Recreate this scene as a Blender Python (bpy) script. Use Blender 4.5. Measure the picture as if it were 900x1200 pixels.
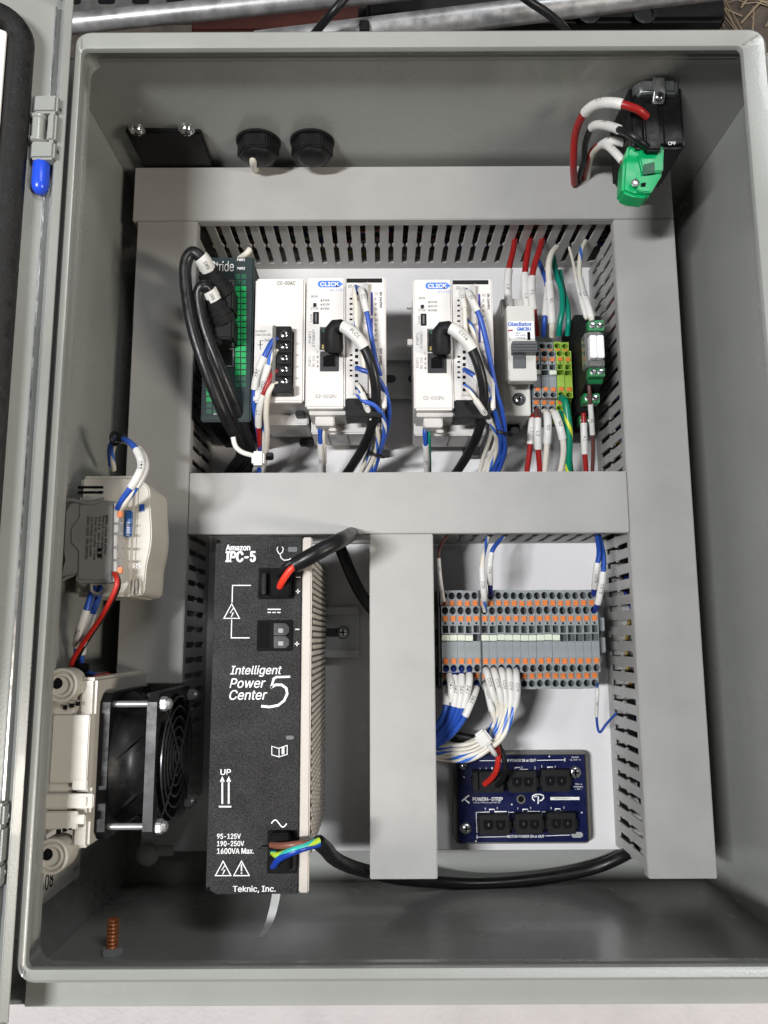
import bpy, bmesh, math, random
from mathutils import Vector, Matrix
random.seed(7)
S = bpy.context.scene
COL = S.collection
for o in list(bpy.data.objects): bpy.data.objects.remove(o)

# ------------------------------------------------------------------ camera
FPX, PITCH, ROLL, H = 930.0, math.radians(9.0), math.radians(0.26), 590.0   # millimetres, table top at 0
_F = Vector((0, math.sin(PITCH), -math.cos(PITCH)))
_R0 = Vector((1, 0, 0)); _U0 = Vector((0, math.cos(PITCH), math.sin(PITCH)))
_R = _R0 * math.cos(ROLL) - _U0 * math.sin(ROLL)
_U = _U0 * math.cos(ROLL) + _R0 * math.sin(ROLL)
cam_d = bpy.data.cameras.new('camera'); cam = bpy.data.objects.new('camera', cam_d); COL.objects.link(cam)
cam.matrix_world = Matrix(((_R.x, _U.x, -_F.x, 0), (_R.y, _U.y, -_F.y, 0), (_R.z, _U.z, -_F.z, H * .001), (0, 0, 0, 1)))
cam_d.sensor_fit = 'AUTO'; cam_d.sensor_width = 36; cam_d.lens = FPX / 1200 * 36
cam_d.clip_start = .01; cam_d.clip_end = 50
S.camera = cam
# ------------------------------------------------------------------ world, lamps, exposure
w = bpy.data.worlds.new('World'); S.world = w; w.use_nodes = True
bg = w.node_tree.nodes['Background']; bg.inputs[0].default_value = (.93, .96, 1, 1); bg.inputs[1].default_value = .075
def area(name, loc, target, sx, sy, power, col):
    d = bpy.data.lights.new(name, 'AREA'); d.shape = 'RECTANGLE'; d.size = sx; d.size_y = sy; d.energy = power; d.color = col
    o = bpy.data.objects.new(name, d); COL.objects.link(o); o.location = loc
    o.rotation_euler = (Vector(target) - Vector(loc)).to_track_quat('-Z', 'Y').to_euler()
    return o
area('ceiling_lamp', (-.74, -.03, 1.75), (0, .08, 0), .09, .42, 49, (.98, .985, 1))
area('ceiling_lamp', (2.0, -.60, 1.8), (0, .08, 0), .25, .8, 50, (1, .91, .80))
area('ceiling_lamp', (.75, 1.25, 1.9), (0, .08, 0), .8, .2, 17, (.96, .98, 1))
vs = S.view_settings; vs.view_transform = 'Standard'; vs.look = 'None'; vs.gamma = 1; vs.use_curve_mapping = False; vs.exposure = -.38
S.render.engine = 'CYCLES'; S.cycles.use_denoising = True; S.cycles.max_bounces = 6
try: S.cycles.denoiser = 'OPENIMAGEDENOISE'
except Exception: pass

# ------------------------------------------------------------------ pixel -> place (photograph 900 x 1200)
def ray(u, v):
    return _F + _R * ((u - 450) / FPX) + _U * ((600 - v) / FPX)
def W(u, v, z):
    d = ray(u, v); k = (z - H) / d.z
    return Vector((d.x * k, d.y * k, z))
def onx(u, v, x):
    d = ray(u, v); k = x / d.x
    return Vector((x, d.y * k, H + d.z * k))
def ony(u, v, y):
    d = ray(u, v); k = y / d.y
    return Vector((d.x * k, y, H + d.z * k))
def RC(u0, v0, u1, v1, z):
    m, n = (u0 + u1) / 2, (v0 + v1) / 2
    return W(u0, n, z).x, W(u1, n, z).x, W(m, v1, z).y, W(m, v0, z).y

# ------------------------------------------------------------------ materials
MATS = {}
def mat(name, col, rough=.5, metal=0, var=.06, vscale=60, bump=0, bscale=1500, coat=0, trans=0, emit=None, spec=.5, rvar=.0):
    if name in MATS: return MATS[name]
    m = bpy.data.materials.new(name); m.use_nodes = True; nt = m.node_tree; N = nt.nodes; L = nt.links
    p = N['Principled BSDF']; p.inputs['Roughness'].default_value = rough; p.inputs['Metallic'].default_value = metal
    p.inputs['Coat Weight'].default_value = coat; p.inputs['Transmission Weight'].default_value = trans
    p.inputs['Specular IOR Level'].default_value = spec
    tc = N.new('ShaderNodeTexCoord')
    nz = N.new('ShaderNodeTexNoise'); nz.inputs['Scale'].default_value = vscale; nz.inputs['Detail'].default_value = 6; nz.inputs['Roughness'].default_value = .6
    L.new(tc.outputs['Object'], nz.inputs['Vector'])
    r = N.new('ShaderNodeMapRange'); r.inputs['From Min'].default_value = .3; r.inputs['From Max'].default_value = .7
    r.inputs['To Min'].default_value = 1 - var; r.inputs['To Max'].default_value = 1 + var
    L.new(nz.outputs['Fac'], r.inputs['Value'])
    mx = N.new('ShaderNodeVectorMath'); mx.operation = 'SCALE'; mx.inputs[0].default_value = col[:3]
    L.new(r.outputs[0], mx.inputs['Scale']); L.new(mx.outputs[0], p.inputs['Base Color'])
    r2 = N.new('ShaderNodeMapRange'); r2.inputs['From Min'].default_value = .3; r2.inputs['From Max'].default_value = .7
    rv = rvar or min(.12, rough * .3)
    r2.inputs['To Min'].default_value = max(.03, rough - rv); r2.inputs['To Max'].default_value = min(1, rough + rv)
    L.new(nz.outputs['Fac'], r2.inputs['Value']); L.new(r2.outputs[0], p.inputs['Roughness'])
    if bump:
        nb = N.new('ShaderNodeTexNoise'); nb.inputs['Scale'].default_value = bscale; nb.inputs['Detail'].default_value = 3
        L.new(tc.outputs['Object'], nb.inputs['Vector'])
        b = N.new('ShaderNodeBump'); b.inputs['Strength'].default_value = bump; b.inputs['Distance'].default_value = .0006
        L.new(nb.outputs['Fac'], b.inputs['Height']); L.new(b.outputs[0], p.inputs['Normal'])
    if emit:
        p.inputs['Emission Color'].default_value = (*emit[:3], 1); p.inputs['Emission Strength'].default_value = emit[3]
    MATS[name] = m; return m
def striped(name, base, stripe, width=.3, pitch=9.0):
    if name in MATS: return MATS[name]
    m = mat(name, base, .38, var=.03); nt = m.node_tree; N = nt.nodes; L = nt.links; p = N['Principled BSDF']
    uv = N.new('ShaderNodeUVMap'); sp = N.new('ShaderNodeSeparateXYZ'); L.new(uv.outputs[0], sp.inputs[0])
    d = N.new('ShaderNodeMath'); d.operation = 'DIVIDE'; d.inputs[1].default_value = pitch; L.new(sp.outputs[1], d.inputs[0])
    a = N.new('ShaderNodeMath'); a.operation = 'ADD'; L.new(sp.outputs[0], a.inputs[0]); L.new(d.outputs[0], a.inputs[1])
    f = N.new('ShaderNodeMath'); f.operation = 'FRACT'; L.new(a.outputs[0], f.inputs[0])
    c = N.new('ShaderNodeMath'); c.operation = 'LESS_THAN'; c.inputs[1].default_value = width; L.new(f.outputs[0], c.inputs[0])
    mx = N.new('ShaderNodeMix'); mx.data_type = 'RGBA'; mx.inputs[6].default_value = (*base, 1); mx.inputs[7].default_value = (*stripe, 1)
    L.new(c.outputs[0], mx.inputs[0]); L.new(mx.outputs[2], p.inputs['Base Color'])
    return m
def speckled(name, c0, c1, scale, rough=.55, bump=.5):
    m = mat(name, c0, rough, var=.05, bump=bump, bscale=scale, spec=.25); nt = m.node_tree; N = nt.nodes; L = nt.links; p = N['Principled BSDF']
    tc = N.new('ShaderNodeTexCoord'); n = N.new('ShaderNodeTexNoise'); n.inputs['Scale'].default_value = scale; n.inputs['Detail'].default_value = 2
    L.new(tc.outputs['Object'], n.inputs['Vector'])
    cr = N.new('ShaderNodeValToRGB'); cr.color_ramp.elements[0].position = .4; cr.color_ramp.elements[1].position = .68
    cr.color_ramp.elements[0].color = (*c0, 1); cr.color_ramp.elements[1].color = (*c1, 1)
    L.new(n.outputs['Fac'], cr.inputs[0]); L.new(cr.outputs[0], p.inputs['Base Color'])
    return m
GREY = mat('enclosure_powder_coat', (.285, .293, .275), .25, var=.05, vscale=14, bump=.10, bscale=900, coat=.1)
DUCT = mat('duct_grey_pvc', (.352, .346, .332), .46, var=.05, vscale=26, bump=.05, bscale=2500)
PANEL = mat('panel_white_enamel', (.69, .68, .685), .30, var=.03, vscale=12, bump=.06, bscale=500)
BLACK = mat('black_plastic', (.006, .006, .0065), .45, var=.2, vscale=200, spec=.28)
BLACKM = mat('black_matte_plastic', (.009, .009, .0095), .6, var=.2, vscale=200, bump=.1, spec=.22)
JACKET = mat('black_cable_jacket', (.008, .008, .009), .38, var=.2, vscale=150, bump=.05, spec=.38)
BEIGE = mat('beige_plastic', (.52, .492, .432), .45, var=.04, vscale=40, bump=.04)
PLCW = mat('plc_white_plastic', (.69, .66, .63), .42, var=.03, vscale=40, bump=.03, bscale=3000)
PLCG = mat('plc_grey_white_plastic', (.58, .56, .54), .4, var=.05, vscale=60)
ZINC = mat('zinc_plated_steel', (.62, .63, .64), .28, metal=1, var=.12, vscale=120)
STEEL = mat('bright_steel', (.72, .72, .72), .2, metal=1, var=.08, vscale=200)
RAIL = mat('rail_steel', (.44, .455, .45), .38, metal=.3, var=.1, vscale=100)
COPPER = mat('copper_stud_metal', (.50, .17, .065), .38, metal=.45, var=.3, vscale=300)
TGREY = mat('terminal_grey_plastic', (.245, .265, .275), .42, var=.06, vscale=120)
TDARK = mat('terminal_dark_plastic', (.035, .038, .04), .5)
ORANGE = mat('orange_lever_plastic', (.70, .195, .04), .45, var=.08, vscale=250)
GREENY = mat('earth_terminal_green', (.29, .46, .06), .42, var=.08, vscale=200)
GREENT = mat('green_terminal_plastic', (.015, .20, .06), .4, var=.1, vscale=150)
GREENC = mat('green_connector_plastic', (.0, .36, .115), .4, var=.1, vscale=90, bump=.08)
RED = mat('red_wire_pvc', (.30, .012, .012), .38, var=.08)
REDB = mat('bright_red_wire_pvc', (.48, .022, .014), .38, var=.08)
SOCK = mat('socket_black_plastic', (.0035, .0035, .004), .7, spec=.12)
RODM = mat('dull_rod_steel', (.36, .36, .36), .42, metal=.6, var=.15, vscale=200)
BLUE = mat('blue_wire_pvc', (.02, .075, .37), .36, var=.08)
NAVY = mat('dark_blue_ferrule', (.012, .03, .20), .36)
WHITE = mat('white_wire_pvc', (.66, .62, .54), .40, var=.04)
SLEEVE = mat('white_marker_sleeve', (.64, .63, .60), .5, var=.05, vscale=150)
GREENW = striped('green_yellow_wire', (.0, .20, .11), (.55, .60, .03), .16, 34)
TEAL = mat('teal_green_wire', (.0, .22, .15), .38)
WB = striped('white_blue_wire', (.68, .64, .55), (.04, .14, .52), .22, 42)
BW = striped('blue_white_wire', (.03, .10, .46), (.75, .74, .70), .22, 40)
BROWN = mat('brown_wire_pvc', (.10, .035, .03), .4)
INK = mat('black_ink', (.006, .006, .007), .9, spec=.1)
INKW = mat('white_ink', (.80, .80, .80), .6)
INKG = mat('grey_ink', (.13, .13, .145), .6)
INKB = mat('blue_ink', (.02, .12, .55), .6)
INKLB = mat('light_blue_ink', (.25, .38, .68), .6)
NAVYB = mat('navy_bar_ink', (.03, .03, .30), .5)
PINK = mat('pink_bar_ink', (.60, .22, .30), .5)
NYLON = mat('white_nylon', (.70, .69, .66), .35, var=.03)
IPCF = speckled('black_textured_paint', (.005, .0048, .0048), (.045, .043, .042), 1600, .6, .5)
IPCE = mat('raw_sheet_edge', (.50, .455, .405), .5, metal=.1, var=.06)
MESH = mat('perforated_steel', (.07, .065, .06), .5, metal=.3, var=.12, vscale=200)
PCB = mat('blue_solder_mask', (.0028, .0055, .047), .35, var=.12, vscale=80, spec=.35)
TRAY = mat('grey_board_tray', (.13, .125, .11), .5)
SWG = mat('switch_grey_face', (.020, .032, .034), .45, spec=.3)
SWGREEN = mat('switch_green_square', (.0, .34, .085), .5, var=.1, vscale=100)
SWDIM = mat('switch_dim_green_square', (.008, .085, .045), .5, var=.1)
BRK = mat('breaker_grey_white', (.60, .585, .54), .42, var=.04, vscale=60)
BRKD = mat('breaker_dark_toggle', (.09, .095, .10), .45, var=.05)
CLEAR = mat('clear_smoke_plastic', (.55, .55, .53), .12, trans=.75, var=.02)
RELAYW = mat('relay_white_plastic', (.86, .86, .86), .35, var=.02)
CAPB = mat('blue_vinyl_cap', (.02, .075, .62), .28, var=.05)
GASK = mat('black_foam_gasket', (.010, .0095, .009), .5, var=.35, vscale=180, bump=.35, bscale=700, spec=.3)
PAPER = mat('white_sticker_paper', (.78, .77, .74), .5, var=.03)
MARK = mat('pale_marker_strip', (.62, .66, .54), .45, var=.06, vscale=200)
GOLD = mat('gold_contact', (.75, .62, .18), .35, metal=.6)
TABLE = mat('white_table_top', (.50, .475, .475), .55, var=.06, vscale=30, bump=1.0, bscale=300)
FLOOR = mat('brown_floor', (.065, .05, .038), .7, var=.45, vscale=45, bump=.5, bscale=120)
GALV = mat('galvanised_steel', (.36, .36, .365), .40, metal=.65, var=.35, vscale=60)
RUST = mat('red_brown_board', (.10, .022, .014), .6, var=.3, vscale=60)
STRUT = mat('grey_strut_metal', (.10, .10, .098), .5, metal=.4, var=.25, vscale=60)

# ------------------------------------------------------------------ mesh builder (world millimetres)
_glyph = {}
try:      # Blender's own interface typeface; its built-in one if that is missing
    import os
    SANS = bpy.data.fonts.load(os.path.join(bpy.utils.system_resource('DATAFILES'), 'fonts', 'Inter.woff2'))
except Exception: SANS = None
def glyphs(s):
    k = s
    if k not in _glyph:
        c = bpy.data.curves.new('t', 'FONT'); c.body = s; c.size = 1
        if SANS: c.font = SANS
        c.resolution_u = 3
        o = bpy.data.objects.new('t', c); COL.objects.link(o)
        dg = bpy.context.evaluated_depsgraph_get(); me = bpy.data.meshes.new_from_object(o.evaluated_get(dg))
        vs_ = [v.co.copy() for v in me.vertices]; fs = [tuple(p.vertices) for p in me.polygons]
        bpy.data.objects.remove(o); bpy.data.curves.remove(c); bpy.data.meshes.remove(me)
        _glyph[k] = (vs_, fs)
    return _glyph[k]
class MB:
    def __init__(s): s.v = []; s.f = []; s.mi = []; s.uv = {}; s.m = 0
    def add(s, vs_, fs):
        b = len(s.v); s.v += [Vector(p) for p in vs_]
        for f in fs: s.f.append(tuple(i + b for i in f)); s.mi.append(s.m)
        return b
    def box(s, x0, x1, y0, y1, z0, z1):
        s.add([(x0, y0, z0), (x1, y0, z0), (x1, y1, z0), (x0, y1, z0), (x0, y0, z1), (x1, y0, z1), (x1, y1, z1), (x0, y1, z1)],
              [(3, 2, 1, 0), (4, 5, 6, 7), (0, 1, 5, 4), (1, 2, 6, 5), (2, 3, 7, 6), (3, 0, 4, 7)]); return s
    def pbox(s, u0, v0, u1, v1, z0, z1):
        x0, x1, y0, y1 = RC(u0, v0, u1, v1, z1); return s.box(x0, x1, y0, y1, z0, z1)
    def prism(s, poly, ax, lo, hi):
        n = len(poly)
        def P(p, t):
            return {'z': (p[0], p[1], t), 'x': (t, p[0], p[1]), 'y': (p[0], t, p[1])}[ax]
        s.add([P(p, lo) for p in poly] + [P(p, hi) for p in poly],
              [tuple(range(n))[::-1], tuple(range(n, 2 * n))] + [(i, (i + 1) % n, n + (i + 1) % n, n + i) for i in range(n)]); return s
    def frame(s, p0, p1):
        d = (p1 - p0).normalized(); a = Vector((0, 0, 1)) if abs(d.z) < .9 else Vector((1, 0, 0))
        x = d.cross(a).normalized(); return d, x, d.cross(x).normalized()
    def cyl(s, p0, p1, r, seg=16, r2=None):
        p0, p1 = Vector(p0), Vector(p1); r2 = r if r2 is None else r2; d, x, y = s.frame(p0, p1); vs_ = []
        for p, q in ((p0, r), (p1, r2)):
            for i in range(seg):
                a = 2 * math.pi * i / seg; vs_.append(p + (x * math.cos(a) + y * math.sin(a)) * q)
        s.add(vs_, [tuple(range(seg))[::-1], tuple(range(seg, 2 * seg))] + [(i, (i + 1) % seg, seg + (i + 1) % seg, seg + i) for i in range(seg)]); return s
    def lathe(s, p0, axis, prof, seg=20, a0=0.0):
        p0 = Vector(p0); d, x, y = s.frame(p0, p0 + Vector(axis)); vs_ = []; n = len(prof)
        for (r, t) in prof:
            for i in range(seg):
                a = a0 + 2 * math.pi * i / seg; vs_.append(p0 + d * t + (x * math.cos(a) + y * math.sin(a)) * max(r, .001))
        fs = []
        for k in range(n - 1):
            for i in range(seg): fs.append((k * seg + i, k * seg + (i + 1) % seg, (k + 1) * seg + (i + 1) % seg, (k + 1) * seg + i))
        fs += [tuple(range(seg))[::-1], tuple(range((n - 1) * seg, n * seg))]
        s.add(vs_, fs); return s
    def tube(s, pts, r, seg=10, closed=False, caps=True):
        pts = [Vector(p) for p in pts]; n = len(pts); vs_ = []; fs = []
        if callable(r): rr = [r(i / (n - 1)) for i in range(n)]
        else: rr = [r] * n
        nrm = None; L = 0; lens = []
        for i in range(n):
            if closed: t = pts[(i + 1) % n] - pts[i - 1]
            else: t = pts[min(i + 1, n - 1)] - pts[max(i - 1, 0)]
            t.normalize()
            if nrm is None:
                a = Vector((0, 0, 1)) if abs(t.z) < .9 else Vector((1, 0, 0)); nrm = (a - t * a.dot(t)).normalized()
            else: nrm = (nrm - t * nrm.dot(t)).normalized()
            b = t.cross(nrm)
            if i: L += (pts[i] - pts[i - 1]).length
            lens.append(L)
            for j in range(seg):
                a = 2 * math.pi * j / seg; vs_.append(pts[i] + (nrm * math.cos(a) + b * math.sin(a)) * rr[i])
        base = len(s.f)
        m = n if closed else n - 1
        for i in range(m):
            for j in range(seg):
                k = (i + 1) % n
                fs.append((i * seg + j, i * seg + (j + 1) % seg, k * seg + (j + 1) % seg, k * seg + j))
                L1 = lens[k] if k else L
                s.uv[base + len(fs) - 1] = [(j / seg, lens[i]), ((j + 1) / seg, lens[i]), ((j + 1) / seg, L1), (j / seg, L1)]
        if caps and not closed: fs += [tuple(range(seg))[::-1], tuple(range((n - 1) * seg, n * seg))]
        s.add(vs_, fs); return s
    def ball(s, c, rx, ry, rz, seg=14, rings=8):
        c = Vector(c); vs_ = []; fs = []
        for i in range(rings + 1):
            p = math.pi * i / rings
            for j in range(seg):
                a = 2 * math.pi * j / seg
                vs_.append(c + Vector((rx * math.sin(p) * math.cos(a), ry * math.sin(p) * math.sin(a), rz * math.cos(p))))
        for i in range(rings):
            for j in range(seg): fs.append((i * seg + j, i * seg + (j + 1) % seg, (i + 1) * seg + (j + 1) % seg, (i + 1) * seg + j))
        s.add(vs_, fs); return s
    def torus(s, c, axis, R, r, seg=40, rs=6):
        c = Vector(c); d, x, y = s.frame(c, c + Vector(axis))
        return s.tube([c + (x * math.cos(2 * math.pi * i / seg) + y * math.sin(2 * math.pi * i / seg)) * R for i in range(seg)], r, rs, closed=True)
    def holeplate(s, x0, x1, y0, y1, z, r, depth, seg=12, cx=None, cy=None, ry=None):
        cx = (x0 + x1) / 2 if cx is None else cx; cy = (y0 + y1) / 2 if cy is None else cy; ry = ry or r
        vs_ = []; out = []
        for i in range(seg):
            a = 2 * math.pi * (i + .5) / seg; c, q = math.cos(a), math.sin(a)
            k = min(((x1 - cx) / c if c > 0 else (x0 - cx) / c) if abs(c) > 1e-6 else 1e9, ((y1 - cy) / q if q > 0 else (y0 - cy) / q) if abs(q) > 1e-6 else 1e9)
            out.append((cx + c * k, cy + q * k, z)); vs_.append((cx + c * r, cy + q * ry, z))
        low = [(p[0], p[1], z - depth) for p in vs_]; n = seg
        corners = [(x1, y1, z), (x0, y1, z), (x0, y0, z), (x1, y0, z)]
        fs = []
        for i in range(n):
            j = (i + 1) % n; fs.append((i, j, n + j, n + i)); fs.append((2 * n + i, 2 * n + j, j, i))
        fs.append(tuple(range(2 * n, 3 * n)))
        allv = vs_ + out + low
        for c in corners:   # close the rectangle's corners
            best = sorted(range(n), key=lambda i: (out[i][0] - c[0]) ** 2 + (out[i][1] - c[1]) ** 2)[:2]
            allv.append(c); fs.append((n + best[0], n + best[1], len(allv) - 1))
        s.add(allv, fs); return s
    def face(s, pts): s.add(pts, [tuple(range(len(pts)))]); return s
    def ribbon(s, pts, w, z, closed=False):
        """flat printed line through pixel points on the plane z, w pixels wide"""
        P = [W(u, v, z) for u, v in pts]; k = w * (H - z) / FPX / 2
        return s.line3(P, k, closed)
    def line3(s, P, k, closed=False):
        n = len(P); L = []
        for i in range(n):
            if closed: a, b = P[i - 1], P[(i + 1) % n]
            else: a, b = P[max(i - 1, 0)], P[min(i + 1, n - 1)]
            t = (b - a).normalized(); o = Vector((-t.y, t.x, 0))
            sc = 1.0
            if 0 < i < n - 1 or closed:
                t1 = (P[i] - P[i - 1]).normalized(); o1 = Vector((-t1.y, t1.x, 0)); sc = min(2.0, 1 / max(.4, o.dot(o1)))
            L += [P[i] + o * k * sc, P[i] - o * k * sc]
        m = n if closed else n - 1
        s.add(L, [(2 * i, 2 * i + 1, (2 * i + 3) % (2 * n), (2 * i + 2) % (2 * n)) for i in range(m)]); return s
    def text(s, t, o, ex, ey, wdt, hgt, bold=0.0, shear=0.0, wrap=None):
        """text fitted into a wdt x hgt box whose lower left corner is o"""
        vs_, fs = glyphs(t)
        if not vs_: return s
        P = [(p.x + shear * p.y, p.y) for p in vs_]
        x0, x1 = min(p[0] for p in P), max(p[0] for p in P); y0, y1 = min(p[1] for p in P), max(p[1] for p in P)
        out = []
        for p in P:
            a = (p[0] - x0) / max(x1 - x0, 1e-6) * wdt; b = (p[1] - y0) / max(y1 - y0, 1e-6) * hgt
            out.append(wrap(a, b) if wrap else Vector(o) + Vector(ex) * a + Vector(ey) * b)
        if not wrap and bold:      # heavier weight: the glyphs again, shifted sideways a little and a hair higher
            nrm = Vector(ex).cross(Vector(ey)); em = hgt / max(y1 - y0, 1e-6)
            for i, (dx, dy) in enumerate(((1, 0), (-1, 0), (0, .6), (0, -.6), (.5, .5), (-.5, -.5))):
                s.add([p + Vector(ex) * dx * bold * em + Vector(ey) * dy * bold * em + nrm * .012 * (i + 1) for p in out], fs)
        s.add(out, fs); return s
    def ptext(s, t, u0, v0, u1, v1, z, bold=0.0, shear=0.0, rot=0):
        x0, x1, y0, y1 = RC(u0, v0, u1, v1, z)
        if rot == 0: return s.text(t, (x0, y0, z), (1, 0, 0), (0, 1, 0), x1 - x0, y1 - y0, bold, shear)
        if rot == 1: return s.text(t, (x1, y0, z), (0, 1, 0), (-1, 0, 0), y1 - y0, x1 - x0, bold, shear)
        return s.text(t, (x0, y1, z), (0, -1, 0), (1, 0, 0), y1 - y0, x1 - x0, bold, shear)

ORG = {}
def mesh(name, mb, mats, org, bevel=0, smooth=40, segs=2):
    me = bpy.data.meshes.new(name)
    me.from_pydata([((p - org) * .001)[:] for p in mb.v], [], mb.f)
    if mb.uv:
        lay = me.uv_layers.new(name='UVMap')
        for p in me.polygons:
            q = mb.uv.get(p.index)
            if q:
                for k, li in enumerate(p.loop_indices): lay.data[li].uv = q[k]
    for m in (mats if isinstance(mats, (list, tuple)) else [mats]): me.materials.append(m)
    for i, p in enumerate(me.polygons): p.material_index = mb.mi[i]
    bm = bmesh.new(); bm.from_mesh(me)
    bmesh.ops.recalc_face_normals(bm, faces=bm.faces)
    if bevel:
        es = [e for e in bm.edges if len(e.link_faces) == 2 and e.calc_face_angle(0) > .5]
        bmesh.ops.bevel(bm, geom=es, offset=bevel * .001, segments=segs, affect='EDGES', clamp_overlap=True)
    bm.to_mesh(me); bm.free()
    if smooth:
        for p in me.polygons: p.use_smooth = True
        me.set_sharp_from_angle(angle=math.radians(smooth))
    return me
def thing(name, label, cat, org, group=None, kind=None):
    o = bpy.data.objects.new(name, None); COL.objects.link(o); o.empty_display_size = .01
    org = Vector(org); o.location = org * .001; ORG[o.name] = org; tag(o, label, cat, group, kind); return o
def tag(o, label, cat=None, group=None, kind=None):
    if label: o['label'] = label
    if cat: o['category'] = cat
    if group: o['group'] = group
    if kind: o['kind'] = kind
    return o
def part(name, mb, mats, parent, bevel=0, smooth=40, label=None, segs=2):
    org = ORG[parent.name]; o = bpy.data.objects.new(name, mesh(name, mb, mats, org, bevel, smooth, segs)); COL.objects.link(o)
    o.parent = parent; ORG[o.name] = org
    if label: o['label'] = label
    return o
def solo(name, label, cat, mb, mats, group=None, kind=None, bevel=0, smooth=40, org=None, segs=2):
    if org is None:
        c = sum(mb.v, Vector()) / len(mb.v); org = Vector((c.x, c.y, min(p.z for p in mb.v)))
    o = bpy.data.objects.new(name, mesh(name, mb, mats, Vector(org), bevel, smooth, segs)); COL.objects.link(o); o.location = Vector(org) * .001
    ORG[o.name] = Vector(org); return tag(o, label, cat, group, kind)
def inst(name, me, parent, loc, scale=None):
    """a repeat of a shared mesh; loc in world millimetres"""
    o = bpy.data.objects.new(name, me); COL.objects.link(o); o.parent = parent
    o.location = (Vector(loc) - ORG[parent.name]) * .001; ORG[o.name] = Vector(loc)
    if scale: o.scale = scale
    return o
def smooth_path(pts, n=8):
    P = [Vector(p) for p in pts]
    if len(P) < 3: return [P[0].lerp(P[-1], i / n) for i in range(n + 1)]
    E = [P[0] * 2 - P[1]] + P + [P[-1] * 2 - P[-2]]; out = []
    for i in range(1, len(E) - 2):
        a, b, c, d = E[i - 1:i + 3]
        for k in range(n):
            t = k / n
            out.append(.5 * ((2 * b) + (c - a) * t + (2 * a - 5 * b + 4 * c - d) * t * t + (3 * b - a - 3 * c + d) * t ** 3))
    return out + [P[-1]]
def px(pts): return [W(*p) for p in pts]
def cut(path, t0, t1):
    L = [0]
    for i in range(1, len(path)): L.append(L[-1] + (path[i] - path[i - 1]).length)
    def at(t):
        q = t * L[-1]
        for i in range(1, len(path)):
            if L[i] >= q: return path[i - 1].lerp(path[i], (q - L[i - 1]) / max(1e-6, L[i] - L[i - 1]))
        return path[-1]
    k = max(3, int((t1 - t0) * len(path)) + 2)
    return [at(t0 + (t1 - t0) * i / (k - 1)) for i in range(k)]
def add_sleeve(wire, path, r, t0, t1, txt, flip=False, col=None):
    P = cut(path, t0, t1); m = MB(); R = r * 1.28 + .12
    m.tube(P, R, 12); o = part('marker_sleeve', m, col or SLEEVE, wire)
    if txt:
        a, b = (P[-1], P[0]) if flip else (P[0], P[-1])
        ax = (b - a); Ln = ax.length; ax.normalize(); up = Vector((0, 0, 1)); up = (up - ax * up.dot(ax)).normalized(); sd = up.cross(ax)
        cw = min(Ln * .6, min(R, 2.4) * .72 * len(txt)); hh = min(R * .95, 2.1); s0 = (Ln - cw) * .5
        pts = [q for q in P]
        def wrap(x, y):
            an = (y - hh / 2) / R; tt = (s0 + x) / Ln; tt = 1 - tt if flip else tt
            f = tt * (len(pts) - 1); i = min(int(f), len(pts) - 2); c = pts[i].lerp(pts[i + 1], f - i)
            return c + (up * math.cos(an) + sd * math.sin(an)) * (R + .12)
        t = MB(); t.text(txt, (0, 0, 0), (1, 0, 0), (0, 1, 0), cw, hh, .012, wrap=wrap); part('lettering', t, INK, o, smooth=0)
    return o
def wire(name, label, pts, r, m, sleeves=(), group=None, cat='wire', world=False, n=8, seg=10, ends=()):
    P = smooth_path(pts if world else px(pts), n); b = MB(); b.tube(P, r, seg); ph = random.uniform(0, 90); b.uv = {k: [(q[0], q[1] + ph) for q in v] for k, v in b.uv.items()}
    o = solo(name, label, cat, b, m, group, org=P[0])
    for s_ in sleeves: add_sleeve(o, P, r, *s_)
    for (t0, t1, mm) in ends:
        e = MB(); e.tube(cut(P, t0, t1), r * 1.12, seg); part('ferrule', e, mm, o)
    return o
def screw(mb_head, mb_slot, c, axis, r, h):
    c = Vector(c); ax = Vector(axis).normalized()
    mb_head.lathe(c, ax, [(r * 1.0, 0), (r * 1.0, h * .35), (r * .85, h * .75), (r * .5, h * .97), (.01, h)], 18)
    d, x, y = mb_head.frame(c, c + ax); p = c + ax * (h * .97)
    for q in (x, y):
        mb_slot.add([p + q * r * .55 + d * .1 + (x + y - q) * r * .12, p - q * r * .55 + d * .1 + (x + y - q) * r * .12,
                     p - q * r * .55 + d * .1 - (x + y - q) * r * .12, p + q * r * .55 + d * .1 - (x + y - q) * r * .12], [(0, 1, 2, 3)])
# ================================================================== the setting
def sheet(name, x0, x1, y0, y1, z0, z1, m):
    return solo(name, None, None, MB().box(x0, x1, y0, y1, z0, z1), m, kind='structure')
sheet('table', -900, 900, -700, 400, -30, 0, TABLE)
sheet('floor', -2500, 2500, -2000, 2500, -130, -110, FLOOR)

# ------------------------------------------------------------------ enclosure
X0, X1, Y0, Y1, ZL = -180.0, 222.0, -167.0, 322.0, 210.0
enc = thing('enclosure', 'open grey steel control cabinet lying on its back on the white table', 'cabinet', (20, 80, 0))
part('back_panel', MB().box(X0 - 2, X1 + 2, Y0 - 2, Y1 + 2, 2, 5), GREY, enc, .5)
part('side_panel', MB().box(X0 - 2, X0, Y0 - 2, Y1 + 2, 5.2, 187), GREY, enc, .3, label='left side of the cabinet, in shade')
part('side_panel', MB().box(X1, X1 + 2, Y0 - 2, Y1 + 2, 5.2, 187), GREY, enc, .3, label='right side of the cabinet')
part('side_panel', MB().box(X0, X1, Y1, Y1 + 2, 5.2, 187), GREY, enc, .3, label='top side of the cabinet')
part('side_panel', MB().box(X0, X1, Y0 - 2, Y0, 5.2, 187), GREY, enc, .3, label='bottom side of the cabinet')
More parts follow.
